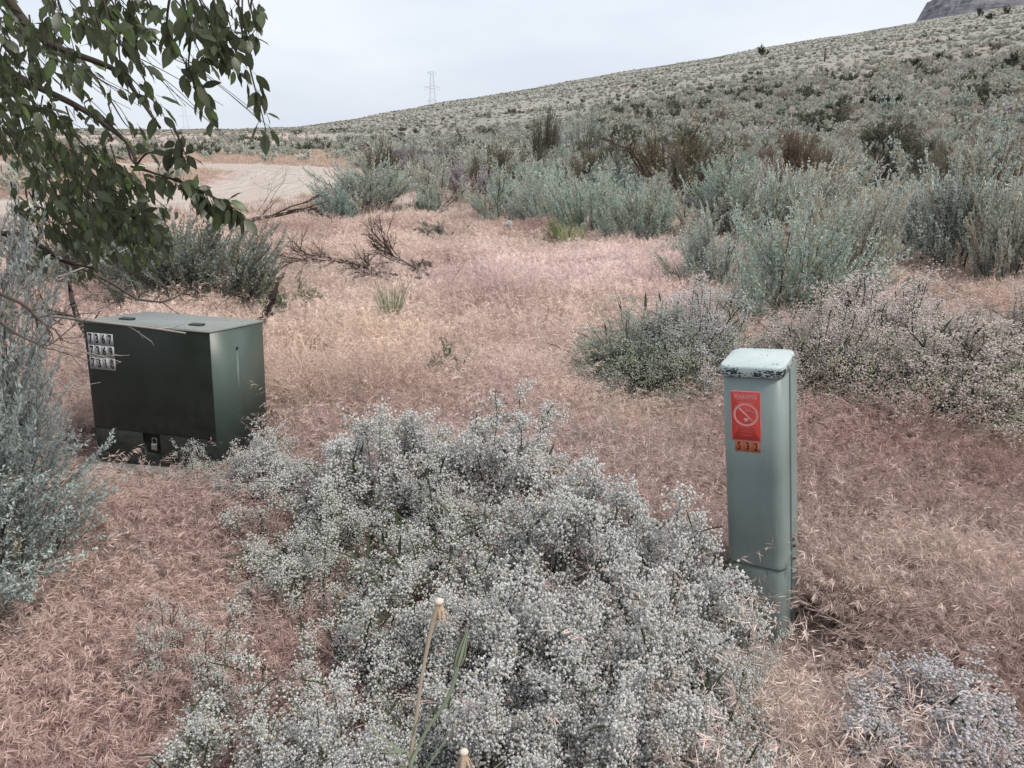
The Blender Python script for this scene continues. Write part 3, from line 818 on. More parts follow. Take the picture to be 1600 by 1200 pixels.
# ------------------------------------------------------------------ dry grass
def grass_mesh(seed, nb, h, w, spread, bend, heads=True, tall=False, hl=1.0):
    r = np.random.RandomState(seed); A = Acc()
    ph = r.uniform(0, 6.28, nb); rr = spread * np.sqrt(r.uniform(0, 1, nb))
    B = np.stack([rr * np.cos(ph), rr * np.sin(ph), np.full(nb, -.01)], 1)
    ph2 = r.uniform(0, 6.28, nb)
    hd = np.stack([np.cos(ph2), np.sin(ph2), np.zeros(nb)], 1)
    hh = h * r.uniform(.5, 1.15, nb)
    bn = bend * r.uniform(.2, 1.3, nb) * hh
    t = np.linspace(0, 1, 5)
    P = B[:, None] + hd[:, None] * (bn[:, None] * t ** 2.2)[..., None] + np.array([0, 0, 1]) * (hh[:, None] * (t - .28 * (bn / hh)[:, None] * t ** 3))[..., None]
    W = w * (1 - .75 * t)[None] * r.uniform(.6, 1.2, (nb, 1)) * .5
    ang = r.uniform(0, 6.28, nb); side = np.stack([np.cos(ang), np.sin(ang), np.zeros(nb)], 1)
    base = r.uniform(.8, 1.2, (nb, 1, 1)); hue = r.uniform(0, 1, (nb, 1, 1))
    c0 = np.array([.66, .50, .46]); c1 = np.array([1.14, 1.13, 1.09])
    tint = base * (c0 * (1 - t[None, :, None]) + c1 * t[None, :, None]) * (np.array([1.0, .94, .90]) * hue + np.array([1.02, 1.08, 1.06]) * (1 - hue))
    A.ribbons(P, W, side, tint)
    if heads:
        # drooping seed heads: fine spikelets hanging from the bent tips
        nh = nb; k = 11
        tip = P[:, -1]; dr = nrm(P[:, -1] - P[:, -2])
        s = r.uniform(-.22, .0, (nh, k, 1)) * hh[:, None, None]
        b = tip[:, None] + dr[:, None] * s
        D = nrm(dr[:, None] * .7 + r.normal(size=(nh, k, 3)) * .35 + np.array([0, 0, -.55]))
        tt = (base * 1.42 * np.ones((nh, k, 1)) * np.array([1.04, 1.0, .95])).reshape(-1, 3)
        global RN
        keep = RN; RN = r
        A.blades(b.reshape(-1, 3), D.reshape(-1, 3), r.uniform(.10, .18, nh * k) * h * (.5 if tall else hl), w * (.85 if hl == 1 else 1.1), tt)
        RN = keep
    return A.mesh('grass', M_FOLI)

G_NEAR = [grass_mesh(500 + i, 34, .23, .0019, .06, [.6, 1.0, 1.3][i % 3], hl=.7) for i in range(6)]
G_TALL = [grass_mesh(560 + i, 13, .40, .0028, .05, [.35, .6, .8][i % 3], tall=True) for i in range(5)]
G_MID = [grass_mesh(520 + i, 34, .25, .0050, .14, .7) for i in range(5)]
G_FAR = [grass_mesh(540 + i, 34, .26, .013, .30, .6, heads=False) for i in range(4)]

PINKA, REDB, TANA, LILA, BLOND = map(np.array, [(.57, .45, .42), (.42, .31, .285), (.57, .465, .41), (.68, .55, .54), (.70, .56, .455)])
def vnoise(x, y, s, k):
    r = np.random.RandomState(k); z = np.zeros_like(x)
    for j in range(6):
        th = r.uniform(0, 6.28); f = s * r.uniform(.6, 1.9); z += np.sin(f * (x * math.cos(th) + y * math.sin(th)) + r.uniform(0, 6.28))
    return z / 6 * 1.6
def grass_color(x, y, r):
    n = len(x)
    a = np.clip(.5 + vnoise(x, y, 2.6, 1), 0, 1)[:, None]; b = np.clip(.5 + vnoise(x, y, 1.3, 2), 0, 1)[:, None]
    c = REDB * (1 - a) + PINKA * a
    c = c * (1 - .55 * b) + TANA * .55 * b
    rl = np.exp(-(((x + .9) / 1.0) ** 2 + ((y - 1.3) / 1.3) ** 2))[:, None] * .75
    c = c * (1 - rl) + REDB * 1.0 * rl
    m = np.clip((y - 4.6) / 2.5, 0, 1)[:, None]
    c = c * (1 - .7 * m) + (PINKA * .4 + TANA * .6) * .7 * m
    lil = np.exp(-(((x - .6) / 1.8) ** 2 + ((y - 8) / 2.2) ** 2))[:, None]
    c = c * (1 - lil) + LILA * lil
    bl = np.exp(-(((x + 1.1) / .8) ** 2 + ((y - 5.3) / 1.2) ** 2))[:, None] * .8
    c = c * (1 - bl) + BLOND * bl
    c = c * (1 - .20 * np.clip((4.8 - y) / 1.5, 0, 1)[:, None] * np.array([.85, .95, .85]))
    st_ = np.clip(vnoise(x, y, 2.2, 55) * 1.6 - .1, 0, 1)[:, None] * .6
    c = c * (1 - st_) + np.array([.64, .53, .465]) * st_
    ru = np.clip(vnoise(x, y, 1.9, 56) * 1.6 - .25, 0, 1)[:, None] * .65
    c = c * (1 - ru) + np.array([.38, .25, .23]) * ru
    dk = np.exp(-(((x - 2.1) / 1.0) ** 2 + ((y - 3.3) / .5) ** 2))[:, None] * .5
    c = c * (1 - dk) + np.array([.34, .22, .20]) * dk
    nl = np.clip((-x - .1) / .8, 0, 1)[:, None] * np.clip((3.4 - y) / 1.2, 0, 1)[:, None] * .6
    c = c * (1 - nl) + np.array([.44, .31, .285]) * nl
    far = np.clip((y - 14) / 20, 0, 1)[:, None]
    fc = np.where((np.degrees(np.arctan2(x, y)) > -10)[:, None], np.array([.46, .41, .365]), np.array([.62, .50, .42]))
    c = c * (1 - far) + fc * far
    c = c * .80 + c.mean(1, keepdims=True) * .20
    return c * r.uniform(.84, 1.20, (n, 1))

BOX0 = np.array([-2.0425, 3.5976]); BOXZ = -.1934
def in_box(x, y, m=.03):
    dx, dy = x - BOX0[0], y - BOX0[1]; c, s = math.cos(-BOXZ), math.sin(-BOXZ)
    u, v = dx * c - dy * s, dx * s + dy * c
    return (u > -.06 - m) & (u < .643 + .16 + m) & (v > -.06 - m) & (v < .50 + m)
def grass(name, n0, rmin, rmax, protos, sc, label, clear=None, seed=1, azm=40):
    r = np.random.RandomState(seed)
    a = np.radians(r.uniform(-azm, azm, n0)); d = np.sqrt(r.uniform(rmin ** 2, rmax ** 2, n0))
    x, y = d * np.sin(a), d * np.cos(a)
    ok = ~in_box(x, y) & (np.hypot(x - .86, y - 2.32) > .13) & (road_dist(x, y) > 2.1)
    # bare and thin patches
    th = vnoise(x, y, 3.5, 9); ok &= ~((th < -.52) & (r.uniform(size=n0) < .6))
    if clear is not None: ok &= clear(x, y, r)
    x, y = x[ok], y[ok]; n = len(x)
    s = r.uniform(*sc, n) * (1 + .32 * vnoise(x, y, 1.8, 4)) * (1 + .28 * np.sin(x * 9.1 + 2 * np.sin(y * 5.3)) * np.sin(y * 8.3 + 1.5 * np.sin(x * 6.1)))
    s = s * (1 + .35 * np.clip(vnoise(x, y, 4.2, 14), -.8, 1))
    s = np.minimum(s, 1.25) * np.clip((road_dist(x, y) - 1.7) / 1.2, .35, 1)
    drop_ = (np.hypot((x - .84) / .26, (y - 2.10) / .30) < 1) & (r.uniform(size=n) < .65)
    s = np.where(drop_, .02, s)
    s = np.where(np.hypot((x - .82) / .34, (y - 2.06) / .40) < 1, s * .16, s)
    s = np.where(in_box(x, y, .16) | in_box(x + .10, y + .30, .18) | in_box(x + .05, y + .16, .1), s * .34, s)
    tilt = r.normal(0, .16, (n, 2))
    gn_scatter(name, np.c_[x, y, H(x, y)], protos, np.c_[tilt, r.uniform(0, 6.28, n)], s[:, None] * r.uniform(.85, 1.15, (n, 3)),
               r.randint(0, len(protos), n), grass_color(x, y, r), label, 'grass')
grass('dry_grass', 11500, .75, 5.2, G_NEAR, (.62, 1.2), 'pinkish dry cheatgrass with drooping heads covering the foreground', seed=1)
grass('dry_grass_stalks', 3200, .9, 9.5, G_TALL, (.7, 1.3), 'tall pale dry stalks with nodding heads standing above the shorter grass', seed=5, clear=lambda x, y, r: (vnoise(x, y, 1.6, 31) > -.05))
grass('dry_grass', 15000, 5.0, 14, G_MID, (.62, 1.12), 'pink and tan dry grass of the meadow behind the cabinet', seed=2, azm=37)
grass('dry_grass', 15000, 13.5, 62, G_FAR, (.6, 1.1), 'tan dry grass around the gravel bend and between the shrubs', seed=3, azm=37)

# ------------------------------------------------------------------ white flowering clouds (gypsophila)
M_GLEAF = veg_mat('lance_leaf', (.062, .078, .046), .12)
def lance_mesh():
    A = Acc(); L = 1.0
    t = np.array([0, .25, .6, 1.0]); w = np.array([.02, .06, .05, .003])
    P = np.stack([t * L, np.zeros(4), -.10 * t ** 2], 1)
    V = np.concatenate([P + np.c_[np.zeros(4), w, .03 * np.ones(4)], P, P - np.c_[np.zeros(4), w, -.03 * np.ones(4)]])
    q = []
    for i in range(3): q += [(i, i + 4, i + 5, i + 1), (i + 4, i + 8, i + 9, i + 5)]
    A.add(V, quads=q); return A.mesh('leaf', M_GLEAF)
LANCE = lance_mesh()

def gyps_data(seed, R, Hh, n_main, n2=7, n3=6, nf=5, fr=.0040, side=None, flat=1.0, fill=0.7):
    r = np.random.RandomState(seed)
    ph = r.uniform(0, 6.28, n_main); u = np.sqrt(r.uniform(.02, 1, n_main)); 
    if side is not None: ph = r.normal(side[0], side[1], n_main)
    rad = R * u; z = Hh * (1 - .60 * u ** 2.2) * r.uniform(.62, 1.12, n_main)
    E = np.stack([rad * np.cos(ph), rad * np.sin(ph), z], 1)
    B = np.stack([.05 * np.cos(ph), .05 * np.sin(ph), np.zeros(n_main)], 1)
    k = 7
    P = curve_pts(B, E, np.stack([-.12 * E[:, 0], -.12 * E[:, 1], .05 * z], 1), k) + r.normal(size=(n_main, k, 3)) * .006
    ar = np.repeat(np.arange(n_main), n2)
    ti = r.uniform(fill, 1, n_main * n2) * (k - 1); i0 = np.minimum(ti.astype(int), k - 2); f = (ti - i0)[:, None]
    s0 = P[ar, i0] * (1 - f) + P[ar, i0 + 1] * f
    d2 = nrm(nrm(P[ar, -1] - P[ar, -3]) * .8 + r.normal(size=(len(ar), 3)) * .75 + [0, 0, .25])
    l2 = r.uniform(.03, .10, len(ar)) * (R + Hh) * .95
    s1 = s0 + d2 * l2[:, None]
    P2 = curve_pts(s0, s1, r.normal(size=s0.shape) * .008, 3)
    ar3 = np.repeat(np.arange(len(s0)), n3); f = r.uniform(.3, 1, len(ar3))[:, None]
    t0 = s0[ar3] * (1 - f) + s1[ar3] * f
    d3 = nrm(d2[ar3] * .5 + r.normal(size=(len(ar3), 3)) * .8 + [0, 0, .3])
    t1 = t0 + d3 * r.uniform(.02, .055, len(ar3))[:, None] * (R + Hh) * .8
    P3 = np.stack([t0, t1], 1)
    ar4 = np.repeat(np.arange(len(t1)), nf)
    fl = t1[ar4] + r.normal(size=(len(ar4), 3)) * .013 * (R + Hh) * [1, 1, .8]
    return P, P2, P3, t1[ar4], fl, fr * r.uniform(.6, 1.25, len(fl)), r

def gyps_mesh(data, color_t=(1, 1, 1), stem_scale=1.0, keep=None, ped=True):
    P, P2, P3, t1, fl, fr, r = data
    st, fo = Acc(), Acc()
    st.tubes(P, np.linspace(.0032, .0013, P.shape[1])[None] * np.ones((len(P), 1)) * stem_scale, 3, tint=r.uniform(.25, .7, len(P)))
    st.tubes(P2, np.linspace(.0008, .0005, 3)[None] * np.ones((len(P2), 1)) * stem_scale, 3, tint=r.uniform(.35, 1.0, len(P2)))
    sd = nrm(r.normal(size=(len(P3), 3)))
    st.ribbons(P3, np.full((len(P3), 2), .00032 * stem_scale), sd, np.repeat(r.uniform(1.0, 1.7, (len(P3), 1)), 3, 1))
    if ped:
        pp = np.stack([t1, fl], 1); st.ribbons(pp, np.full((len(pp), 2), .0002 * stem_scale), nrm(r.normal(size=(len(pp), 3))), np.repeat(r.uniform(1.2, 2.0, (len(pp), 1)), 3, 1))
    tint = r.uniform(.80, 1.04, (len(fl), 1)) * np.array(color_t)
    br = r.uniform(size=len(fl)) < .03
    tint[br] *= np.array([.75, .62, .5])
    global RN
    kp = RN; RN = r; fo.octas(fl, fr, tint); RN = kp
    return st.mesh('stems', M_GREENSTEM), fo.mesh('blossoms', M_FLOWER)

GP = {}
def gyps_proto(kind, i):
    """unit plants (radius .30, height .50) shared by the copies"""
    k = (kind, i)
    if k not in GP:
        n, kw = {'dense': (62, dict(fill=.72, nf=7, fr=.0054)), 'loose': (24, dict(fill=.62, nf=6, fr=.0048)), 'sparse': (13, dict(fill=.5, nf=6, fr=.0044)),
                 'bush': (120, dict(fill=.45, nf=5, fr=.0042))}[kind]
        d = gyps_data(1000 + 37 * i + len(kind), .30, .50, n, **kw); sm, fm = gyps_mesh(d, ped=(kind != 'bush'), stem_scale=1.7 if kind in ('loose', 'sparse') else 1.15)
        GP[k] = (sm, fm, d)
    return GP[k]
M_GFOL = veg_mat('bush_leaf', (.43, .475, .32), .25)
def bush_foliage(seed):
    r = np.random.RandomState(seed); n = 4200; A = Acc()
    ph = r.uniform(0, 6.28, n); u = np.sqrt(r.uniform(0, 1, n)); zz = r.uniform(.03, .85, n) ** 1.5
    R_ = .33 * np.sqrt(np.clip(1 - (zz * .9) ** 2, 0, 1)) * (.35 + .65 * u)
    C = np.stack([R_ * np.cos(ph), R_ * np.sin(ph), zz * .46], 1) + r.normal(size=(n, 3)) * .015
    A.blades(C, nrm(C * [1, 1, .4]) * .6 + [0, 0, .5] + r.normal(size=(n, 3)) * .5, r.uniform(.016, .034, n), r.uniform(.003, .0055, n), np.clip(r.normal(1, .22, (n, 1)), .5, 1.6) * np.array([1, 1, 1.]))
    return A.mesh('foliage', M_GFOL)
GFOL = [bush_foliage(5), bush_foliage(6)]
def gyps_plant(loc, seed, R, Hh, kind, label, color=(.97, .955, .93), leaves=26, rz=None, group='white flowering plants in the foreground'):
    sm, fm, d = gyps_proto('bush' if kind == 'bush' else kind, seed % (5 if kind == 'dense' else 2))
    r = np.random.RandomState(seed)
    sx_, sz_ = R / .30, Hh / .50
    o = empty('flowering_plant', loc, label, 'plant', group, rot=(0, 0, r.uniform(0, 6.28)), scale=(sx_, sx_, sz_))
    s = link('stems', sm, o); s['kind'] = 'stuff'
    s = link('blossoms', fm, o, color=color); s['kind'] = 'stuff'
    if kind == 'bush':
        s = link('foliage', GFOL[seed % 2], o); s['kind'] = 'stuff'
    P = d[0]
    for k in range(int(leaves * 1.5)):
        i = r.randint(0, len(P)); t = r.uniform(3.4, 5.95); i0 = int(t); p = P[i, i0] * (1 - t + i0) + P[i, min(i0 + 1, 6)] * (t - i0)
        up = nrm(P[i, min(i0 + 1, 6)] - P[i, i0]); sd = nrm(r.normal(size=3)); D = nrm(up * .8 + sd * .7)
        l = link('leaf', LANCE, o, loc=p + D * .02 + np.array([0, 0, .02]))
        l.rotation_euler = Vector(D).to_track_quat('X', 'Z').to_euler(); l.scale = (r.uniform(.045, .10),) * 3
    return o

def gp(px, py, z, **kw):
    """plant whose crown top is seen at (px,py) z metres above the ground"""
    d = ray(px, py); t = (z - CH) / d[2]; p = np.array([0, 0, CH]) + d * t
    return (p[0], p[1], float(H(p[0], p[1])))
D_, L_, S_ = 'dense', 'loose', 'sparse'
gyps_plant(gp(600, 678, .50), 1, .34, .56, D_, 'white flower cloud with the highest left dome, just right of the cabinet')
gyps_plant(gp(480, 745, .42), 2, .32, .46, L_, 'white sprays in front of the right side of the cabinet', leaves=20)
gyps_plant(gp(420, 705, .38), 32, .22, .42, D_, 'white flower tuft directly below the right corner of the cabinet', leaves=12)
gyps_plant(gp(540, 800, .40), 33, .24, .44, L_, 'thin sprays over pink grass below the highest left dome', leaves=30)
gyps_plant(gp(790, 672, .52), 3, .33, .58, D_, 'white flower cloud with the highest dome in the middle of the photo')
gyps_plant(gp(690, 730, .46), 23, .26, .50, L_, 'white flowers filling the dip between the two highest domes', leaves=30)
gyps_plant(gp(900, 775, .52), 4, .31, .54, D_, 'dense white flower cloud sloping right of the middle dome')
gyps_plant(gp(1040, 850, .50), 5, .28, .56, D_, 'dense white flower cloud reaching the foot of the pale green pedestal')
gyps_plant(gp(800, 830, .48), 24, .28, .50, L_, 'bright flowers below the middle dome, above the seed heads', leaves=30)
gyps_plant(gp(660, 850, .44), 6, .32, .48, L_, 'white flowers with many dark lance leaves in the centre of the foreground', leaves=70)
gyps_plant(gp(880, 950, .48), 7, .28, .52, D_, 'dense bright flower cloud below the middle of the photo', leaves=34)
gyps_plant(gp(1020, 960, .46), 25, .26, .52, D_, 'bright flower cloud left of the lower half of the pedestal', leaves=20)
gyps_plant(gp(470, 860, .36), 8, .26, .40, L_, 'sparse sprays with long green leaves left of the centre', leaves=50)
gyps_plant(gp(560, 980, .40), 9, .26, .44, L_, 'white sprays on dark stems left of the pale seed heads', leaves=50)
gyps_plant(gp(720, 960, .40), 26, .24, .46, D_, 'flowers right behind the tall pale seed head', leaves=20)
gyps_plant(gp(790, 1090, .42), 10, .25, .46, D_, 'bright flower cloud at the bottom edge right of the seed heads', leaves=26)
gyps_plant(gp(930, 1110, .42), 27, .24, .46, D_, 'flower cloud at the bottom edge below the bright middle cloud', leaves=20)
gyps_plant(gp(1060, 1080, .40), 11, .25, .44, D_, 'flower cloud at the bottom edge left of the pedestal foot', leaves=20)
gyps_plant(gp(400, 1090, .36), 12, .26, .42, L_, 'round-topped sprays at the bottom left of the flowers', leaves=26)
gyps_plant(gp(520, 1150, .38), 28, .22, .42, D_, 'white sprays at the bottom edge left of the seed heads', leaves=20)
gyps_plant(gp(250, 990, .28), 13, .17, .32, S_, 'small separate spray at the far left of the flowers', leaves=8)
gyps_plant(gp(330, 1030, .30), 29, .18, .34, S_, 'small spray linking the far left one to the bottom clouds', leaves=8)
gyps_plant(gp(1165, 990, .32), 14, .15, .40, S_, 'thin sprays leaning against the lower front of the pedestal', leaves=6)
gyps_plant(gp(1130, 1060, .34), 30, .20, .38, L_, 'white sprays just below the foot of the pedestal', leaves=8)
gyps_plant(gp(1500, 1120, .30), 15, .32, .34, D_, 'soft white flowers in the bottom right corner', leaves=8, color=(.90, .87, .89))
gyps_plant(gp(1290, 1150, .26), 16, .22, .28, S_, 'thin pale sprays at the bottom edge right of the pedestal', leaves=8, color=(.90, .87, .89))
gyps_plant(gp(300, 715, .28), 17, .17, .34, S_, 'small sprays standing against the dark front of the cabinet', leaves=4)
gyps_plant(gp(390, 720, .34), 31, .20, .38, L_, 'white sprays hiding the lower right corner of the cabinet', leaves=10)
gyps_plant(gp(640, 1130, .38), 20, .20, .40, L_, 'flowers around the base of the pale seed heads', leaves=20)
gyps_plant(gp(230, 895, .16), 21, .09, .22, S_, 'tiny lone spray in the red grass below the left sagebrush', leaves=3)
gyps_plant(gp(930, 665, .30), 22, .14, .34, S_, 'small pinkish spray behind the flower clouds, right of the middle', leaves=3, color=(.85, .78, .76))
# further flowering bushes
G2 = 'flowering bushes behind the pedestal'
g = ground(1040, 640)
gyps_plant((g[0] - .16, g[1] + .05, 0), 40, .44, .62, 'bush', 'green bush with few white flowers behind the pedestal, left half of the pair', color=(.66, .68, .62), leaves=40, group=G2)
gyps_plant((g[0] + .18, g[1] + .15, 0), 41, .42, .70, 'bush', 'rounded bush frosted with small white flowers directly left of the pedestal lid', color=(.90, .88, .87), leaves=20, group=G2)
g = ground(1440, 690)
gyps_plant((g[0] - .42, g[1] + .35, 0), 43, .44, .70, 'bush', 'pinkish flowering bush right of the pedestal lid, nearest to it', color=(.95, .86, .83), leaves=30, group=G2)
gyps_plant((g[0] + .08, g[1] + .10, 0), 42, .54, .66, 'bush', 'green-skirted pinkish flowering bush in the middle of the right-hand group', color=(.93, .84, .80), leaves=50, group=G2)
gyps_plant((g[0] + .12, g[1] + .75, 0), 44, .54, .74, 'bush', 'pale pinkish flowering bush at the back of the right-hand group', color=(.97, .88, .86), leaves=20, group=G2)
gyps_plant((g[0] + .75, g[1] + .30, 0), 45, .55, .70, 'bush', 'pinkish-green flowering bush cut by the right edge', color=(.80, .73, .69), leaves=40, group=G2)
# lavender-grey mounds farther off, sharing one coarse mesh
dm = gyps_data(60, .62, .95, 60, fr=.013, n2=6, n3=4, nf=6, fill=.35); SM, FM = gyps_mesh(dm, stem_scale=4, ped=False)
for (px, py, w, hh, lab) in ((640, 268, 95, 42, 'lavender-grey mound by the road bend, the largest and highest'), (585, 262, 60, 26, 'small lavender-grey mound left of the largest one by the road bend'),
                             (690, 262, 70, 32, 'lavender-grey mound right of the largest one by the road bend'), (1112, 345, 110, 44, 'pinkish-lavender dome among the sagebrush, behind the teal clump'),
                             (1010, 292, 70, 34, 'grey-violet mound left of the crooked-limbed bush')):
    g = ground(px, py); dd = np.linalg.norm(g - [0, 0, CH])
    o = empty('flower_mound', (g[0], g[1] + .3, g[2]), lab, 'bush', 'lavender-grey mounds', rot=(0, 0, RN.uniform(0, 6)), scale=(w / FPX * dd / 1.3, w / FPX * dd / 1.3, hh / FPX * dd * 1.02))
    s = link('stems', SM, o); s['kind'] = 'stuff'
    s = link('blossoms', FM, o, color=LAV); s['kind'] = 'stuff'

# ------------------------------------------------------------------ blond grass clump, green stalky plants, salsify heads
def clump(loc, seed, n, h, spread, col, label, name, cat, w=.003, bend=.8, lean=(0, 0)):
    r = np.random.RandomState(seed); A = Acc()
    ph = r.uniform(0, 6.28, n); hd = np.stack([np.cos(ph), np.sin(ph), np.zeros(n)], 1)
    B = hd * (spread * np.sqrt(r.uniform(0, 1, n)))[:, None]
    hh = h * r.uniform(.5, 1.1, n); t = np.linspace(0, 1, 7)
    bn = bend * r.uniform(.3, 1.2, n) * hh
    dirn = nrm(hd + np.array([lean[0], lean[1], 0]))
    P = B[:, None] + dirn[:, None] * (bn[:, None] * t ** 2)[..., None] + np.array([0, 0, 1]) * (hh[:, None] * (t - .35 * (bn / hh)[:, None] * t ** 3))[..., None]
    a = r.uniform(0, 6.28, n); side = np.stack([np.cos(a), np.sin(a), np.zeros(n)], 1)
    A.ribbons(P, w * .5 * (1 - .8 * t)[None] * r.uniform(.6, 1.2, (n, 1)), side, np.repeat(r.uniform(.75, 1.2, (n, 1)), 3, 1))
    o = link(name, A.mesh(name, M_FOL), loc=loc, color=col); tag(o, label, cat); return o
for (px, py, h, lab, c, sd) in ((455, 640, .46, 'blond arching grass tuft touching the right side of the cabinet', BLOND, 1), (505, 648, .46, 'tall blond arching grass tuft behind the left flower dome', BLOND * 1.05, 2),
                                (560, 640, .34, 'pale grass tuft right of the tall arching one', TANA * 1.05, 3), (540, 560, .36, 'pale swept grass tuft behind the arching ones', BLOND, 4),
                                (480, 560, .34, 'peach grass tuft behind the cabinet corner', BLOND, 5)):
    clump(ground(px, py), sd, 240, h * 1.15, .14, c, lab, 'grass_tuft', 'grass', w=.0050, bend=.9)
clump(ground(612, 520), 6, 130, .48, .07, (.26, .31, .18), 'tall thin green plant growing through the dead twigs', 'green_plant', 'plant', w=.007, bend=.3)
clump(ground(640, 500), 7, 60, .36, .08, (.27, .30, .20), 'shorter thin green plant right of the tall one', 'green_plant', 'plant', w=.007, bend=.5)
clump(ground(893, 404), 8, 160, .50, .12, (.36, .40, .20), 'yellowish upright sprigs in front of the yellow-green bush', 'green_plant', 'plant', w=.014, bend=.3)

M_SALS = veg_mat('salsify_green', (.21, .25, .17), .1); M_SALT = veg_mat('salsify_tan', (.42, .34, .26), .1)
def tube_obj(name, pts, rad, mat, parent, sides=6):
    A = Acc(); P = catmull(pts, 6); rr = np.interp(np.linspace(0, 1, len(P)), np.linspace(0, 1, len(rad)), rad)
    A.tubes(P[None], rr[None], sides); return link(name, A.mesh(name, mat, True), parent)
def salsify(label, path, Y, kind):
    pts = [at(px, py, y) for (px, py), y in zip(path, Y)]
    gx, gy = pts[0][0], pts[0][1]
    base = np.array([gx, gy + .02, float(H(gx, gy))]); pts = [base] + pts
    o = empty('seed_head_plant', base, label, 'plant', 'spent seed heads in the flowers')
    L = [p - base for p in pts]
    m = M_SALT if kind == 'spent' else M_SALS
    tube_obj('stalk', L, [.004, .0035, .003, .0045], m, o)
    tip = L[-1]; d = nrm(L[-1] - L[-2])
    if kind == 'spent':
        A = Acc(); n = 10
        u, v = np.meshgrid(np.linspace(0, np.pi, 7), np.linspace(0, 2 * np.pi, 11)[:-1], indexing='ij')
        V = np.stack([np.sin(u) * np.cos(v), np.sin(u) * np.sin(v), np.cos(u) * .75], -1) * .0075
        i = np.arange(70).reshape(7, 10); Q = np.stack([i[:-1], np.roll(i[:-1], -1, 1), np.roll(i[1:], -1, 1), i[1:]], -1).reshape(-1, 4)
        A.add(V.reshape(-1, 3) + tip, quads=Q); hd = link('head', A.mesh('head', veg_mat('pale_receptacle', (.72, .63, .52), .1), True), o)
        ph = np.linspace(0, 6.28, 10)[:-1]; dr = np.stack([np.cos(ph), np.sin(ph), np.zeros(9)], 1)
        B = np.repeat(tip[None], 9, 0) - [0, 0, .004]; E = B + dr * .012 + np.array([0, 0, -.035])
        P = curve_pts(B, E, dr * .012, 4); A = Acc(); A.ribbons(P, np.array([[.0022, .002, .0014, .0004]]) * np.ones((9, 1)), np.stack([-dr[:, 1], dr[:, 0], dr[:, 2]], 1))
        link('bracts', A.mesh('bracts', veg_mat('dry_bract', (.55, .40, .28), .2)), o)
    else:
        A = Acc(); P = np.array([tip - d * .004, tip + d * .008, tip + d * .026, tip + d * .045]); A.tubes(P[None], np.array([[.004, .0075, .005, .0006]]), 8)
        link('bud', A.mesh('bud', M_SALS, True), o)
        A = Acc(); ph = np.linspace(0, 6.28, 9)[:-1]; sd_ = nrm(np.cross(d, [1, .2, 0])); s2 = np.cross(d, sd_)
        dr = np.cos(ph)[:, None] * sd_ + np.sin(ph)[:, None] * s2
        P = np.stack([tip + dr * .0065 - d * .003, tip + dr * .009 + d * .012, tip + dr * .005 + d * .035, tip + dr * .001 + d * .056], 1)
        A.ribbons(P, np.array([[.0018, .0022, .0014, .0003]]) * np.ones((8, 1)), np.cross(dr, d)); link('bracts', A.mesh('bracts', M_GREENSTEM), o)
    A = Acc(); r = np.random.RandomState(int(path[-1][0]))
    n = 5; B = np.array([L[1] * (1 - f) + L[2] * f for f in r.uniform(0, 1, n)]); E = B + nrm(r.normal(size=(n, 3)) * [1, 1, .2] + [0, 0, .9]) * .12
    A.ribbons(curve_pts(B, E, r.normal(size=(n, 3)) * .01, 5), np.array([[.003, .003, .0025, .0015, .0003]]) * np.ones((n, 1)), nrm(np.cross(E - B, r.normal(size=(n, 3)))))
    link('leaves', A.mesh('leaves', M_SALS), o)
salsify('pale spent seed head on a tall stalk among the white flowers', [(640, 1260), (652, 1110), (668, 1010), (686, 940)], [1.02, 1.05, 1.08, 1.10], 'spent')
salsify('closed green bud on a leaning stalk right of the tall spent head', [(640, 1260), (655, 1165), (700, 1090), (716, 1035)], [1.00, 1.03, 1.06, 1.08], 'bud')
salsify('spent seed head cut by the bottom edge', [(712, 1300), (716, 1250), (720, 1215), (725, 1175)], [.98, 1.0, 1.0, 1.02], 'spent')
def puff(px, py, fx, fy, label):
    g = ground(fx, fy); p = at(px, py, g[1]); L = p - g
    o = empty('puffball_plant', g, label, 'plant', 'white puffballs among the sagebrush')
    tube_obj('stalk', [(0, 0, 0), L * .5 + [.02, 0, 0], L], [.006, .005, .004], M_SALS, o, 5)
    A = Acc(); r = np.random.RandomState(px); n = 420; d = nrm(r.normal(size=(n, 3))); R = .048
    A.ribbons(np.stack([np.repeat(L[None], n, 0), L + d * R], 1), np.full((n, 2), .0012), nrm(np.cross(d, r.normal(size=(n, 3)))))
    A.octas(L + d * R * r.uniform(.8, 1, (n, 1)), .006)
    link('puffball', A.mesh('puffball', veg_mat('seed_fluff', (.95, .94, .92), .45)), o)
puff(795, 350, 800, 392, 'white puffball in front of the teal row, leftmost')
puff(912, 353, 905, 392, 'white puffball beside the yellow-green bush')
puff(985, 314, 985, 355, 'white puffball farther back, rightmost')

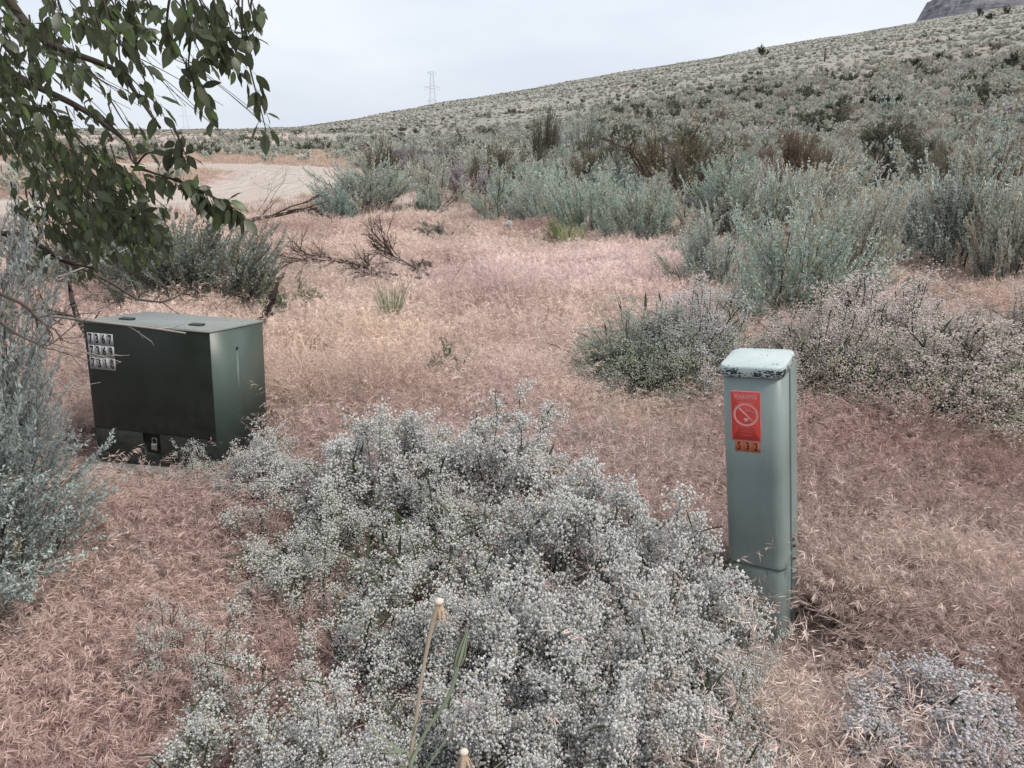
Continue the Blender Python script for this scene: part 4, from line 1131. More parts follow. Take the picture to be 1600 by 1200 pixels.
# ------------------------------------------------------------------ dead branches
def grow(r, p, d, L, rad, lev, out, droop=0.0, k=6, wig=.16, nch=(3, 5), ang=.75, kids=.45):
    pts = [p]; dd = d
    for i in range(k):
        dd = nrm(dd + r.normal(size=3) * wig + np.array([0, 0, droop])); pts.append(pts[-1] + dd * L / k)
    out.append((np.array(pts), np.linspace(rad, rad * .5, k + 1)))
    if lev > 0:
        for c in range(r.randint(*nch)):
            j = r.randint(2, k + 1)
            nd = nrm(nrm(pts[j] - pts[j - 1]) + r.normal(size=3) * ang)
            grow(r, pts[j], nd, L * r.uniform(kids * .8, kids * 1.25), rad * .5, lev - 1, out, droop, k, wig * 1.2, nch, ang, kids)
def branch_obj(name, segs, mat, color, parent=None, sides=5):
    A = Acc()
    ks = {}
    for P, R in segs: ks.setdefault(len(P), []).append((P, R))
    for k, l in ks.items():
        A.tubes(np.array([a for a, _ in l]), np.array([b for _, b in l]), sides)
    return link(name, A.mesh(name, mat), parent, color=color)
def dead(label, p0, p1, rad, seed, lev=3, col=(.085, .065, .055), cat='branch', name='dead_branch', group=None, **kw):
    r = np.random.RandomState(seed); p0 = np.asarray(p0, float); p1 = np.asarray(p1, float)
    segs = []; grow(r, np.zeros(3), nrm(p1 - p0), np.linalg.norm(p1 - p0), rad, lev, segs, **kw)
    o = branch_obj(name, segs, M_DEAD, col); o.location = p0
    tag(o, label, cat, group); return o
def G(px, py, z): g = ground(px, py); return g + [0, 0, z]
dead('long dark fallen branch pointing right toward the road bend', G(380, 372, .22), G(500, 356, .65), .036, 4, lev=3, wig=.08, ang=.35, kids=.42)
dead('thin bare forked twig in front of the gravel road', G(366, 366, 0), at(438, 318, 13.0), .010, 8, lev=3, wig=.08, ang=.5, kids=.6)
dead('dark dead branch tangle at the tip of the long fallen branch', G(495, 366, .05), G(525, 368, .3), .008, 12, lev=2, kids=.5, ang=.6)
dead('dead twig heap with spread limbs in the middle of the grass, left limb', G(660, 470, .22), at(530, 418, 8.0), .016, 21, lev=3, wig=.07, ang=.42, kids=.48, nch=(6, 9), group=None)
dead('dead limb of the twig heap arching up to the right', G(672, 462, .2), at(595, 390, 8.2), .015, 22, lev=3, wig=.07, ang=.42, kids=.48, nch=(6, 9))
dead('short thick dead limb at the right of the twig heap', G(640, 462, .2), at(655, 410, 8.1), .020, 25, lev=3, wig=.07, ang=.42, kids=.48, nch=(6, 9))
dead('dead limb low at the front of the twig heap', G(620, 475, .2), at(555, 420, 7.9), .013, 28, lev=3, wig=.07, ang=.42, kids=.48, nch=(6, 9))
dead('small bare twig standing in the grass right of the heap', G(712, 470, 0), at(718, 440, 7.6), .006, 31, lev=2, kids=.7)
dead('thin dry stalk in the pink meadow', G(835, 500, 0), at(832, 460, 6.7), .003, 33, lev=1, kids=.6)
dead('pale bleached branch lying below the crooked-limbed bush', G(1020, 318, .1), at(1078, 300, 19.0), .03, 41, lev=2, col=(.30, .27, .24), kids=.5)
dead('crooked dark limb rising left out of the wide olive-brown bush', G(1018, 300, 0), at(990, 232, 21.0), .05, 43, lev=3, wig=.1, ang=.5, kids=.6)
dead('crooked dark limb bending right inside the wide olive-brown bush', G(1088, 305, 0), at(1052, 248, 20.0), .045, 47, lev=3, wig=.16, ang=.6, kids=.5)
dead('leaning brown stump near the right edge', G(1545, 300, 0), at(1570, 268, 20.5), .09, 48, lev=2, col=(.13, .09, .065), kids=.5)
dead('charred broken stump behind the right corner of the cabinet', at(398, 530, 5.6), at(424, 462, 5.6), .045, 52, lev=1, col=(.05, .04, .038), kids=.3, wig=.12)
dead('dark crooked trunk lying behind the left top of the cabinet', ground(190, 600), at(140, 465, 5.0), .034, 55, lev=2, col=(.06, .05, .045), kids=.6, wig=.14)
dead('dark stem arching behind the cabinet from left to right', at(60, 395, 3.9), at(215, 420, 4.3), .013, 58, lev=3, col=(.10, .09, .08), kids=.45, wig=.10)
dead('pale twig reaching right across the top front of the cabinet', at(-10, 482, 2.9), at(290, 524, 3.15), .0075, 61, lev=2, col=(.36, .32, .29), wig=.03, ang=.3, kids=.22, nch=(2, 4))
dead('pale thin twig crossing the number tiles', at(-10, 515, 2.85), at(190, 543, 3.1), .0035, 64, lev=2, col=(.36, .32, .29), wig=.04, ang=.35, kids=.25, nch=(2, 4))
dead('tangle of bare grey twigs at the left edge above the low sagebrush', at(-20, 450, 2.0), at(60, 480, 2.2), .006, 67, lev=3, col=(.17, .14, .125), wig=.12, ang=.7, kids=.5)
dead('second tangle of bare twigs at the left edge', at(-20, 480, 1.95), at(60, 540, 2.2), .005, 68, lev=3, col=(.22, .19, .17), wig=.14, ang=.7, kids=.5)
dead('pale bare twig curving up left of the cabinet bush', at(60, 440, 3.4), at(250, 372, 3.9), .005, 70, lev=2, col=(.30, .27, .24), wig=.10, ang=.5, kids=.45)
dead('bleached twig bending down beside the number tiles', at(60, 620, 2.75), at(145, 577, 3.0), .003, 72, lev=1, col=(.38, .35, .32), wig=.08, kids=.4)
dead('dark twig lying in the red grass right of the pedestal', G(1440, 840, .06), at(1600, 800, 3.3), .006, 75, lev=2, col=(.10, .08, .075), kids=.35)
# gnarled dark sage tree on the right
g = ground(1362, 335); T = empty('gnarled_tree', g, 'dark gnarled half-dead tree with a forked crown on the lower slope', 'tree')
r_ = np.random.RandomState(90); dd = np.linalg.norm(g - [0, 0, CH]); hh = 120 / FPX * dd
tube_obj('trunk', [(0, 0, -.05), (-.02 * hh, 0, .2 * hh), (.04 * hh, .02, .38 * hh), (.12 * hh, 0, .52 * hh)], [.10, .085, .075, .06], veg_mat('dark_bark', (.055, .048, .045), 0), T, 8)
for i, (dx, dz) in enumerate([(-.9, 1.2), (-.25, 1.3), (.35, 1.3), (.9, 1.0), (1.4, .55), (1.5, .1)]):
    segs = []; grow(r_, np.array([.10 * hh, 0, .46 * hh]), nrm(np.array([dx, r_.uniform(-.6, .6), dz])), hh * .33, .035, 3, segs, wig=.1, ang=.42, kids=.52, nch=(4, 6))
    branch_obj('limb', segs, M_DEAD, (.09, .085, .075), T, 4)
    A = Acc(); tips = np.array([P[j] for P, R in segs[6:] for j in (3, 5, 6)]); tips = tips[r_.randint(0, len(tips), 380)]
    A.blades(tips + r_.normal(size=tips.shape) * .03, r_.normal(size=tips.shape) + [dx * .6, 0, 1.2], .085, .018, r_.uniform(.7, 1.2, len(tips)))
    s = link('foliage', A.mesh('foliage', M_FOL), T, color=(.17, .17, .13)); s['kind'] = 'stuff'

# ------------------------------------------------------------------ hanging tree, top left
def leaf_mesh():
    A = Acc()
    t = np.array([0, .12, .3, .5, .72, .9, 1.0]); w = np.array([.02, .14, .22, .235, .165, .06, .0])
    z = -.16 * t ** 2
    mid = np.stack([t, np.zeros(7), z], 1)
    Lf = np.stack([t, w, z + .10 * w + .02 * np.sin(t * 20)], 1); Rt = np.stack([t, -w, z + .10 * w + .02 * np.cos(t * 17)], 1)
    V = np.concatenate([Lf, mid, Rt]); q = []
    for i in range(6): q += [(i, i + 7, i + 8, i + 1), (i + 7, i + 14, i + 15, i + 8)]
    tt = np.concatenate([np.ones(7), np.full(7, 1.25), np.ones(7)])
    A.add(V, quads=q, tint=tt)
    A.tubes(np.array([[(-.22, 0, .03), (-.1, 0, .0), (0, 0, 0)]]), np.full((1, 3), .012), 3, tint=np.array([1.1]))
    return A.mesh('leaf', M_LEAF, True)
LEAF = leaf_mesh()
def build_tree():
    r = np.random.RandomState(21)
    TB = np.array([-2.75, 3.15, 0.0])
    T = empty('tree', TB, 'leafy broad-leaved tree hanging its drooping branches into the top left', 'tree')
    bark = veg_mat('tree_bark', (.075, .062, .052), 0)
    tube_obj('trunk', [(0, 0, -.1), (.05, 0, .8), (-.02, .05, 1.7), (.08, 0, 2.7), (.0, .1, 3.6)], [.15, .12, .11, .085, .05], bark, T, 12)
    leaves = []; segs_all = []
    def twig(pts, rad, dens, size=.05, start=.25, spread=.03):
        P = catmull(pts, 7); segs_all.append((P, np.linspace(rad, rad * .35, len(P))))
        s = np.cumsum(np.r_[0, np.linalg.norm(np.diff(P, axis=0), axis=1)]); n = max(1, int(dens * s[-1]))
        for q in r.uniform(start, 1.0, n):
            i = min(int(np.searchsorted(s, q * s[-1])), len(P) - 1); i = max(i, 1)
            d = nrm(P[i] - P[i - 1])
            D = nrm(d * .45 + r.normal(size=3) * .55 + np.array([0, 0, -.55]))
            leaves.append((P[i] + D * .010 + r.normal(size=3) * spread * .3, D, size * r.uniform(.6, 1.2)))
    def W(path, Y, jit=.0):
        Ys = np.linspace(Y[0], Y[1], len(path)); return [at(px, py, y) for (px, py), y in zip(path, Ys)]
    # main limbs from the trunk
    hub = TB + np.array([.05, 0, 2.2])
    for path, Y in (([(-60, -80), (49, 45), (94, 75), (180, 109), (215, 150), (250, 200)], (2.5, 2.15)), ([(-60, 60), (30, 120), (110, 160), (158, 190), (200, 225), (215, 262)], (2.7, 2.3)),
                    ([(-60, 330), (40, 370), (95, 405), (150, 420)], (2.8, 2.9))):
        L = W(path, Y); segs = catmull([hub * .5 + L[0] * .5 + [0, .1, .1]] + L, 8); segs_all.append((segs, np.linspace(.016, .004, len(segs))))
        segs_all.append((catmull([hub, hub * .75 + L[0] * .25 + [0, 0, .08], hub * .5 + L[0] * .5 + [0, .1, .1]], 6), np.linspace(.04, .016, 13)[:13]))
    # individually placed hanging twigs
    for path, Y, dens, sz, st in (
        ([(158, 180), (195, 221), (210, 255), (262, 278), (320, 300), (380, 335)], (2.3, 2.05), 100, .050, .50),
        ([(205, 260), (245, 272), (300, 290), (345, 318)], (2.2, 2.1), 90, .050, .1),
        ([(372, -20), (375, 30), (392, 112), (405, 161), (416, 205)], (2.15, 2.05), 62, .046, .58),
        ([(330, -20), (340, 30), (349, 75), (371, 108)], (2.1, 2.1), 100, .048, .1),
        ([(290, -20), (298, 56), (296, 112), (322, 168)], (2.0, 2.05), 110, .050, .0),
        ([(268, -20), (262, 40), (285, 90), (310, 140)], (1.95, 2.0), 100, .052, .0),
        ([(200, -20), (210, 56), (228, 131), (252, 182)], (2.15, 2.1), 90, .048, .1),
        ([(186, 40), (190, 100), (232, 150)], (2.3, 2.2), 70, .040, .2),
        ([(268, 195), (276, 210), (292, 246)], (2.2, 2.15), 120, .052, .0),
        ([(210, 262), (230, 240), (262, 238), (288, 246)], (2.25, 2.15), 90, .052, .1),
        ([(400, -20), (392, 10), (398, 32), (404, 50)], (2.1, 2.1), 70, .044, .0),
        ([(130, 95), (150, 120), (190, 142)], (2.3, 2.2), 60, .036, .2)):
        twig(W(path, Y), .0035, dens, sz, st)
    # crowded masses (centre, extent, count, depth)
    def mass(cx, cy, ex, ey, n, Y, ln=(.10, .24), dens=82, sz=.044):
        for k in range(n):
            px, py = cx + r.uniform(-1, 1) * ex, cy + r.uniform(-1, 1) * ey
            y = r.uniform(*Y); p = at(px, py, y); l = r.uniform(*ln)
            d = nrm(np.array([r.uniform(-.2, .8), r.uniform(-.5, .5), -1.0]))
            twig([p, p + d * l * .5 + r.normal(size=3) * .012, p + nrm(d + [.25, 0, -.1]) * l], .0025, dens, sz * r.uniform(.85, 1.1), .0)
    mass(200, -14, 180, 22, 21, (1.9, 2.6), ln=(.08, .16))
    mass(300, 8, 60, 24, 12, (1.9, 2.3), ln=(.08, .16))
    mass(30, 15, 60, 40, 18, (1.9, 2.7), ln=(.08, .18))
    mass(10, 110, 50, 80, 24, (2.0, 2.8), ln=(.08, .18))
    mass(120, 12, 50, 20, 5, (2.1, 2.6), ln=(.08, .15), dens=70)
    mass(55, 180, 60, 36, 16, (2.2, 3.0), ln=(.08, .18))
    mass(110, 245, 68, 45, 24, (2.2, 2.9), ln=(.08, .18))
    mass(150, 300, 64, 42, 28, (2.2, 2.9), ln=(.08, .18), sz=.046)
    mass(60, 260, 60, 60, 13, (2.4, 3.0), ln=(.08, .2))
    mass(150, 160, 26, 14, 3, (2.2, 2.6), ln=(.06, .12), dens=60)
    mass(205, 330, 26, 18, 9, (2.2, 2.6), ln=(.08, .15), sz=.046)
    mass(110, 330, 50, 26, 10, (2.6, 3.1), dens=70)
    # bare fine twigs crossing the sky gap
    for k in range(15):
        p = at(r.uniform(60, 255), r.uniform(20, 120), r.uniform(2.1, 2.6)); d = nrm(np.array([r.uniform(.2, 1.1), r.uniform(-.3, .3), r.uniform(-1, -.25)])); l = r.uniform(.12, .36)
        segs_all.append((catmull([p, p + d * l * .5 + r.normal(size=3) * .02, p + d * l + [0.02, 0, -.03]], 6), np.linspace(.0014, .0006, 13)[:12 + 1]))
    segs_all2 = []
    for P, R in segs_all: segs_all2.append((P - TB, R[:len(P)] if len(R) >= len(P) else np.interp(np.linspace(0, 1, len(P)), np.linspace(0, 1, len(R)), R)))
    branch_obj('branches', segs_all2, veg_mat('twig_bark', (.085, .072, .06), 0), None, T, 5) if False else None
    A = Acc(); ks = {}
    for P, R in segs_all2: ks.setdefault(len(P), []).append((P, R))
    for k, l in ks.items(): A.tubes(np.array([a for a, _ in l]), np.array([b for _, b in l]), 5)
    link('branches', A.mesh('branches', bark), T)
    # leaves: those seen largest become parts, the rest one mass
    B = np.array([l[0] for l in leaves]); D = np.array([l[1] for l in leaves]); S = np.array([l[2] for l in leaves])
    vis = -S / np.linalg.norm(B - [0, 0, CH], axis=1)
    dirv = B - [0, 0, CH]; fw = dirv[:, 1] * math.cos(PITCH) - dirv[:, 2] * math.sin(PITCH); up = dirv[:, 1] * math.sin(PITCH) + dirv[:, 2] * math.cos(PITCH)
    sx, sy = 800 + FPX * dirv[:, 0] / fw, 600 - FPX * up / fw
    seen = (sx > 0) & (sy > 0) & (sx < 1600)
    order = np.argsort(np.where(seen, vis, 10)); first = set(order[:300].tolist())
    me = LEAF; nv = len(me.vertices); co = np.empty(nv * 3, np.float32); me.vertices.foreach_get('co', co); co = co.reshape(-1, 3)
    fq = [list(p.vertices) for p in me.polygons]
    tn = np.empty(nv * 4, np.float32); me.color_attributes['tint'].data.foreach_get('color', tn); tn = tn.reshape(-1, 4)[:, :3]
    A = Acc()
    for i in range(len(B)):
        q = Vector(D[i]).to_track_quat('X', 'Z') @ Euler((r.uniform(-1.2, 1.2), 0, 0)).to_quaternion()
        tone = np.array([.082, .10, .054]) * r.uniform(.65, 1.25)
        if r.uniform() < .10: tone = np.array([.12, .17, .06]) * r.uniform(.8, 1.2)
        if i in first:
            o = link('leaf', LEAF, T, loc=B[i] - TB, color=tone); o.rotation_euler = q.to_euler(); o.scale = (S[i],) * 3
        else:
            Mx = np.array(q.to_matrix()); A.add((co * S[i]) @ Mx.T + B[i] - TB, quads=fq, tint=tn * tone)
    s = link('foliage', A.mesh('foliage', veg_mat('tree_leaf_mass', (1, 1, 1), .42, gloss=.02), True), T); s['kind'] = 'stuff'
    print('tree leaves', len(B))
build_tree()

# ------------------------------------------------------------------ text helper
def text_obj(name, body, size, mat, parent, loc, rot, sx=1.0, offset=0.0, extrude=.0004, align='CENTER'):
    cu = bpy.data.curves.new(name, 'FONT'); cu.body = body; cu.size = size; cu.align_x = align; cu.align_y = 'CENTER'
    cu.extrude = extrude; cu.offset = offset; cu.resolution_u = 4
    tmp = bpy.data.objects.new('tmp', cu); COL.objects.link(tmp)
    dg = bpy.context.evaluated_depsgraph_get(); me = bpy.data.meshes.new_from_object(tmp.evaluated_get(dg))
    bpy.data.objects.remove(tmp); me.materials.clear(); me.materials.append(mat); me.name = name
    o = link(name, me, parent); o.location = loc; o.rotation_euler = rot; o.scale = (sx, 1, 1)
    return o
def round_rect(w, d, r, n=6):
    pts = []
    for cx, cy, a0 in ((w / 2 - r, d / 2 - r, 0), (-w / 2 + r, d / 2 - r, 90), (-w / 2 + r, -d / 2 + r, 180), (w / 2 - r, -d / 2 + r, 270)):
        for k in range(n + 1):
            a = math.radians(a0 + 90 * k / n); pts.append((cx + r * math.cos(a), cy + r * math.sin(a)))
    return np.array(pts)
def loft(A, rings, mat=0, cap=True):
    """rings: list of (m,3); closed loops; last ring capped by a fan"""
    m = len(rings[0]); n = len(rings); V = np.concatenate(rings); i = np.arange(n * m).reshape(n, m)
    Q = np.stack([i[:-1], np.roll(i[:-1], -1, 1), np.roll(i[1:], -1, 1), i[1:]], -1).reshape(-1, 4)
    tr = None
    if cap:
        V = np.concatenate([V, rings[-1].mean(0, keepdims=True)]); c = n * m; l = i[-1]
        tr = np.stack([l, np.roll(l, -1), np.full(m, c)], 1)
    A.add(V, quads=Q, tris=tr, mat=mat)

# ------------------------------------------------------------------ dark green cabinet
def build_cabinet():
    w, d, hf, hb = .643, .479, .6955, .652
    T = empty('utility_cabinet', (BOX0[0], BOX0[1], .055), 'dark green steel utility cabinet with white number tiles', 'cabinet', rot=(-.0406, .0325, BOXZ))
    c = .006
    # body: front with a recess, chamfered corners
    A = Acc()
    rx0, rx1, rz0, rz1 = .255, .345, .060, .165
    def zt(y): return hf + (hb - hf) * y / d
    xs = [0, rx0, rx1, w]; zs = [0, rz0, rz1, hf - .012]
    V = [(x, 0, z) for z in zs for x in xs]; q = []
    for j in range(3):
        for i in range(3):
            if i == 1 and j == 1: continue
            a = j * 4 + i; q.append((a, a + 1, a + 5, a + 4))
    A.add(V, quads=q)
    dd_ = .035
    A.add([(rx0, 0, rz0), (rx1, 0, rz0), (rx1, 0, rz1), (rx0, 0, rz1), (rx0, dd_, rz0), (rx1, dd_, rz0), (rx1, dd_, rz1), (rx0, dd_, rz1)],
          quads=[(0, 1, 5, 4), (1, 2, 6, 5), (2, 3, 7, 6), (3, 0, 4, 7), (4, 5, 6, 7)])
    # sides, back
    A.add([(w, 0, 0), (w, d, 0), (w, d, hb - .012), (w, 0, hf - .012), (0, 0, 0), (0, d, 0), (0, d, hb - .012), (0, 0, hf - .012)],
          quads=[(0, 1, 2, 3), (4, 7, 6, 5), (1, 5, 6, 2)])
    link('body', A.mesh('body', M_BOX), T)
    # hinged hood: a slightly proud skin over front (upper part), sides; leaves a seam low on the front
    def slab(name, lo, hi, mat):
        A = Acc(); A.box(lo, hi); me = A.mesh(name, mat); o = link(name, me, T)
        b = o.modifiers.new('b', 'BEVEL'); b.width = .0022; b.segments = 2; return o
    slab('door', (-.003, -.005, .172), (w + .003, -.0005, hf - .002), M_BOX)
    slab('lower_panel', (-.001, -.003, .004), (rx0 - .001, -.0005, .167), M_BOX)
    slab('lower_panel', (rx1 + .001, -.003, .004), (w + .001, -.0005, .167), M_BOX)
    A = Acc(); A.add([(w + .0008, -.003, .003), (w + .005, -.003, .003), (w + .005, d + .002, .003), (w + .0008, d + .002, .003),
                      (w + .0008, -.003, zt(0) - .004), (w + .005, -.003, zt(0) - .004), (w + .005, d + .002, zt(d) - .004), (w + .0008, d + .002, zt(d) - .004)],
                     quads=[(0, 3, 2, 1), (4, 5, 6, 7), (0, 1, 5, 4), (1, 2, 6, 5), (2, 3, 7, 6), (3, 0, 4, 7)])
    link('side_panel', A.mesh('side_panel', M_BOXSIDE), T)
    A = Acc(); e = .008; rings = []
    for dz, ins in ((-.009, 0), (-.003, 0), (0, .003)):
        y0, y1 = -e + ins, d + e - ins
        rings.append(np.array([(-e + ins, y0, zt(y0) + dz + .004), (w + e - ins, y0, zt(y0) + dz + .004), (w + e - ins, y1, zt(y1) + dz + .004), (-e + ins, y1, zt(y1) + dz + .004)]))
    loft(A, rings)
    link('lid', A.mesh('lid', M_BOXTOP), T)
    for x in (.13, .50):
        y = .13; A = Acc(); A.box((x - .032, y - .022, zt(y) + .003), (x + .032, y + .022, zt(y) + .013))
        o = link('hinge', A.mesh('hinge', M_DARK), T); b = o.modifiers.new('b', 'BEVEL'); b.width = .003; b.segments = 2
    # bolts on side
    def bolt(x, y, z, ax, r=.008, m=M_DARK):
        A = Acc(); P = np.array([[(x, y, z), (x + ax[0] * .006, y + ax[1] * .006, z)]]); A.tubes(P, np.array([[r, r * .8]]), 10)
        k = np.array([(x + ax[0] * .006, y + ax[1] * .006, z)]); loft(A, [np.array([(k[0][0] + (0 if ax[0] else r * .8 * math.cos(a)), k[0][1] + (r * .8 * math.cos(a) if ax[0] else 0), z + r * .8 * math.sin(a)) for a in np.linspace(0, 6.28, 11)[:-1]]) , np.array([(k[0][0] + ax[0] * .001, k[0][1] + ax[1] * .001, z)] * 10)], cap=False)
        link('bolt', A.mesh('bolt', m), T)
    bolt(w + .005, .22, .57, (1, 0)); bolt(w + .003, .03, .145, (1, 0), .005, M_STEEL)
    bolt(rx0 - .03, -.003, .10, (0, -1), .005, M_DARK)
    # padlock in the recess
    pl = Acc(); pl.box((.288, .004, .078), (.322, .022, .112)); o = link('padlock', pl.mesh('padlock', M_STEEL), T)
    b = o.modifiers.new('b', 'BEVEL'); b.width = .004; b.segments = 2
    A = Acc(); th = np.linspace(0, math.pi, 9); A.tubes(np.array([[(.293, .013, .108)] + [(.305 + .012 * -math.cos(a), .013, .128 + .012 * math.sin(a)) for a in th] + [(.317, .013, .108)]]), np.full((1, 11), .0032), 6)
    link('shackle', A.mesh('shackle', M_STEEL, True), o)
    # number tiles: three rows of four
    tw, thh = .033, .058
    for ri, row in enumerate(('7367', '7369', '7318')):
        for ci_, ch in enumerate(row):
            x = .012 + tw / 2 + ci_ * (tw + .0012); z = hf - .052 - thh / 2 - ri * (thh + .0015)
            A = Acc(); A.box((x - tw / 2, -.0066, z - thh / 2), (x + tw / 2, -.0052, z + thh / 2)); o = link('number_tile', A.mesh('number_tile', M_TILE), T)
            text_obj('digit', ch, .062, M_BLACK, o, (x, -.0072, z), (math.pi / 2, 0, 0), sx=.60, offset=.0016)
    # concrete pad
    A = Acc(); pts = np.array([(-.07, -.07), (w + .20, -.05), (w + .20, d + .04), (-.07, d + .05)])
    rings = [np.c_[pts, np.full(4, -.09)], np.c_[pts, np.full(4, .036)], np.c_[pts * .99 + [.003, .002], np.full(4, .043)]]
    loft(A, rings); o = link('concrete_pad', A.mesh('concrete_pad', M_CONC), loc=(BOX0[0], BOX0[1], 0)); o.rotation_euler = (0, 0, BOXZ)
    tag(o, 'weathered grey concrete pad under the green cabinet', 'slab')
def mat_boxside():
    t = NT('lit_green_paint_run')
    tc = t.n.new('ShaderNodeTexCoord')
    n1 = t.noise(6, 5, .6); n2 = t.noise(60, 4, .7)
    mp = t.n.new('ShaderNodeMapping'); mp.inputs['Scale'].default_value = (1, 60, 1.2); t.l.new(tc.outputs['Object'], mp.inputs[0]); st = t.noise(1.0, 3, .5, vec=mp.outputs[0])
    c = t.mix(t.ramp(n1, [(.35, (0, 0, 0)), (.7, (.6, .6, .6))]), (.060, .090, .075), (.085, .118, .10))  # lighter copy of the cabinet green, light on this side is painted in
    sx = t.n.new('ShaderNodeSeparateXYZ'); t.l.new(tc.outputs['Object'], sx.inputs[0])
    def near(out, c0, w_):
        s_ = t.n.new('ShaderNodeMath'); s_.operation = 'SUBTRACT'; s_.inputs[1].default_value = c0; t.l.new(out, s_.inputs[0])
        a_ = t.n.new('ShaderNodeMath'); a_.operation = 'ABSOLUTE'; t.l.new(s_.outputs[0], a_.inputs[0])
        m_ = t.n.new('ShaderNodeMapRange'); m_.inputs[1].default_value = 0; m_.inputs[2].default_value = w_; m_.inputs[3].default_value = 1; m_.inputs[4].default_value = 0
        t.l.new(a_.outputs[0], m_.inputs[0]); return m_.outputs[0]
    a = near(sx.outputs['Y'], .222, .010); b = near(sx.outputs['Z'], .47, .12)
    m = t.n.new('ShaderNodeMath'); m.operation = 'MULTIPLY'; t.l.new(a, m.inputs[0]); t.l.new(b, m.inputs[1])
    c = t.mix(m.outputs[0], c, (.22, .26, .23))
    c = t.mix(t.ramp(n2, [(.72, (0, 0, 0)), (.76, (1, 1, 1))]), c, (.03, .04, .035))
    return t.surf(c, .40, normal=t.bump(n2, .06, .002), spec=.5)
M_BOXSIDE = mat_boxside()
build_cabinet()

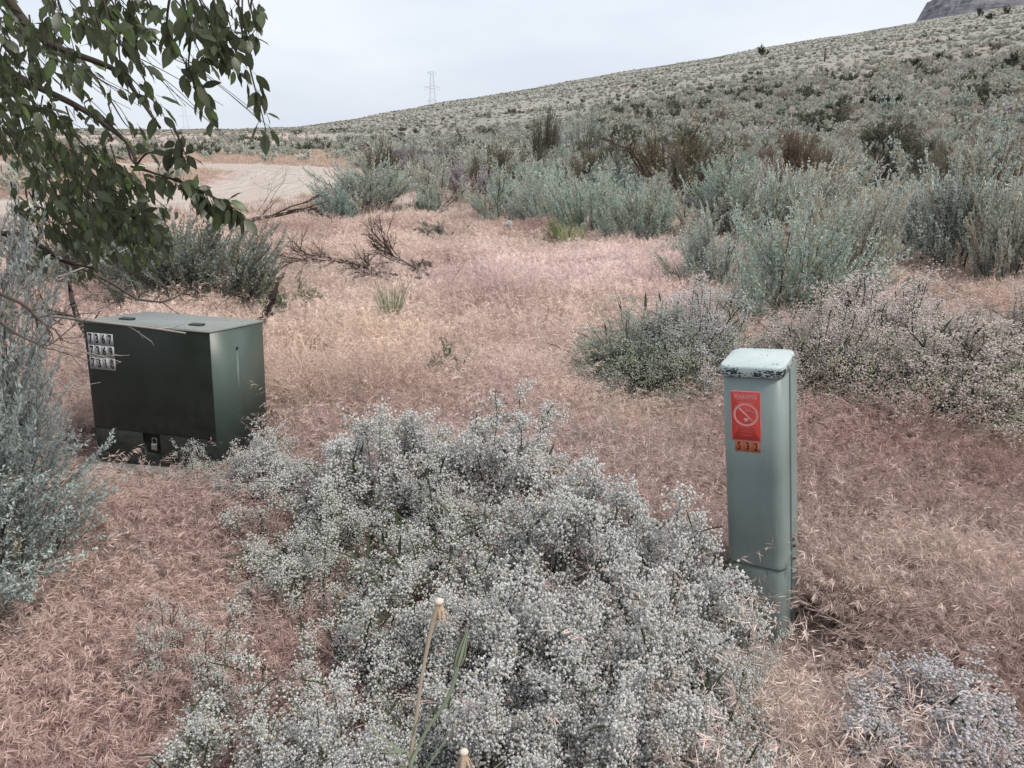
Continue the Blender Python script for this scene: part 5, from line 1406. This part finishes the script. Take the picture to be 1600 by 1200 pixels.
# ------------------------------------------------------------------ pale green pedestal
def build_pedestal():
    w, d, h = .180, .190, .9467
    T = empty('utility_pedestal', (.8599, 2.3205, 0), 'leaning pale green metal pedestal with a red warning sticker', 'pedestal', rot=(.0491, -.101, -.5139))
    def ring(w_, d_, r, z, oy=0): p = round_rect(w_, d_, r); return np.c_[p[:, 0], p[:, 1] + oy, np.full(len(p), z)]
    # lower base
    A = Acc(); loft(A, [ring(w + .002, d + .001, .034, -.12), ring(w + .002, d + .001, .034, .270), ring(w - .010, d - .010, .030, .272), ring(w - .010, d - .010, .030, .34)]); link('base', A.mesh('base', M_PEDDK, True), T)
    A = Acc(); A.box((-.066, -d / 2 - .0040, -.06), (.040, -d / 2 + .0030, .262)); o = link('base_panel', A.mesh('base_panel', M_PEDDK), T)
    b = o.modifiers.new('b', 'BEVEL'); b.width = .0012; b.segments = 1
    # upper cover with a rolled lower lip that drops toward the right
    def drop(p, z, amt): 
        q = p.copy(); q[:, 2] = z - amt * np.clip((q[:, 0] + w / 2) / w, 0, 1) ** 2.2 * (q[:, 1] < 0); return q
    A = Acc()
    r0 = ring(w, d, .034, 0)
    loft(A, [drop(ring(w - .006, d - .006, .032, 0), .276, .014), drop(ring(w + .006, d + .006, .036, 0), .276, .014), drop(ring(w + .007, d + .007, .036, 0), .283, .013), drop(ring(w + .001, d + .001, .034, 0), .293, .010),
             ring(w, d, .034, .33), ring(w, d, .034, .60), ring(w, d, .034, .9135)])
    me = A.mesh('cover', M_PED, True); o = link('cover', me, T)
    # lid with soft edge
    A = Acc(); lw, ld = w + .012, d + .012
    loft(A, [ring(lw - .006, ld - .006, .036, .9115), ring(lw, ld, .038, .9125), ring(lw, ld, .038, .9375), ring(lw - .0015, ld - .0015, .037, .9415), ring(lw - .006, ld - .006, .035, .9442), ring(lw - .012, ld - .012, .032, .9452), ring(lw - .05, ld - .05, .02, .9467)])
    link('lid', A.mesh('lid', M_LID, True), T)
    # rear channel seen on the right edge, with bolts
    A = Acc(); A.box((w / 2 - .004, .012, -.1), (w / 2 + .0065, d / 2 + .006, .9105)); o = link('rear_channel', A.mesh('rear_channel', M_PED), T)
    b = o.modifiers.new('b', 'BEVEL'); b.width = .003; b.segments = 2
    for z in (.30, .325, .255, .20, .175):
        A = Acc(); A.tubes(np.array([[(w / 2 + .006, .02, z), (w / 2 + .014, .018, z)]]), np.array([[.006, .005]]), 8); link('bolt', A.mesh('bolt', M_RUST if z > .24 else M_STEEL), T)
    # sticker
    yf = -d / 2
    Sx, Sz, sw, sh = -.020, .790, .076, .135
    def flat(name, pts, y, mat, parent, th=.0006):
        A = Acc(); p = np.array(pts, float); loft(A, [np.c_[p[:, 0], np.full(len(p), y + th), p[:, 1]], np.c_[p[:, 0], np.full(len(p), y), p[:, 1]]]); return link(name, A.mesh(name, mat), parent)
    def rr(cx, cz, w_, h_, r): p = round_rect(w_, h_, r, 3); return p + [cx, cz]
    S = flat('warning_sticker', rr(Sx, Sz, sw, sh, .004), yf - .0010, M_PINK, T)
    flat('sticker_face', rr(Sx, Sz, sw - .0045, sh - .0045, .003), yf - .0016, M_RED, S)
    fy = yf - .0020
    text_obj('print', 'WARNING', .0155, M_PINK, S, (Sx, fy, Sz + .052), (math.pi / 2, 0, 0), sx=.78, offset=.0003, extrude=.0002)
    for (z, l) in ((.0405, .050),):
        for k in range(9): flat('print', [(Sx - l / 2 + k * l / 9, Sz + z), (Sx - l / 2 + k * l / 9 + l / 12.5, Sz + z), (Sx - l / 2 + k * l / 9 + l / 12.5, Sz + z + .0045), (Sx - l / 2 + k * l / 9, Sz + z + .0045)], fy, M_PINK2, S, .0002)
    for z, l in ((-.030, .044), (-.0345, .034), (-.039, .036), (-.0435, .030), (-.052, .030)):
        flat('print', [(Sx - l / 2, Sz + z), (Sx + l / 2, Sz + z), (Sx + l / 2, Sz + z + .0014), (Sx - l / 2, Sz + z + .0014)], fy, M_PINK2, S, .0002)
    # prohibition ring, bar, and the small digging figure
    A = Acc(); a = np.linspace(0, 2 * np.pi, 37)[:-1]; cz = Sz + .004
    o_, i_ = np.c_[Sx + .0315 * np.cos(a), np.full(36, fy), cz + .0315 * np.sin(a)], np.c_[Sx + .0255 * np.cos(a), np.full(36, fy), cz + .0255 * np.sin(a)]
    i = np.arange(36); A.add(np.r_[o_, i_], quads=np.stack([i, np.roll(i, -1), np.roll(i, -1) + 36, i + 36], 1)); link('print', A.mesh('print', M_PINK), S)
    c, s = math.cos(-.80), math.sin(-.80)
    flat('print', [(Sx + x * c - y * s, cz + x * s + y * c) for x, y in ((-.0265, -.0026), (.0265, -.0026), (.0265, .0026), (-.0265, .0026))], fy - .0002, M_PINK, S, .0002)
    flat('print', [(Sx + .001, cz + .008), (Sx + .009, cz + .0135), (Sx + .021, cz + .008), (Sx + .021, cz + .005), (Sx + .009, cz + .010), (Sx + .003, cz + .006)], fy, M_PINK, S, .0002)
    flat('print', [(Sx - .006 + x, cz - .014 + z) for x, z in ((0, 0), (.003, -.006), (.009, -.006), (.012, 0), (.010, .006), (.006, .004), (.002, .006))], fy, M_PINK, S, .0002)
    flat('print', [(Sx - .001, cz - .008), (Sx + .001, cz - .008), (Sx + .001, cz + .020), (Sx - .001, cz + .020)], fy, M_PINK2, S, .0002)
    KS = 1.2; S.scale = (KS, 1, KS); S.location = (Sx * (1 - KS) + .004, 0, Sz * (1 - KS) - .004)
    for k, ch in enumerate('S32'):
        x = Sx - .0255 + k * .0255 + .007
        Tt = flat('number_tile', [(x - .0124, Sz - .1210), (x + .0124, Sz - .1210), (x + .0124, Sz - .0860), (x - .0124, Sz - .0860)], yf - .0012, M_TILEO, T)
        text_obj('character', ch, .036, M_BLACK, Tt, (x, yf - .0018, Sz - .1035), (math.pi / 2, 0, 0), sx=.70, offset=.0007, extrude=.0003)
build_pedestal()
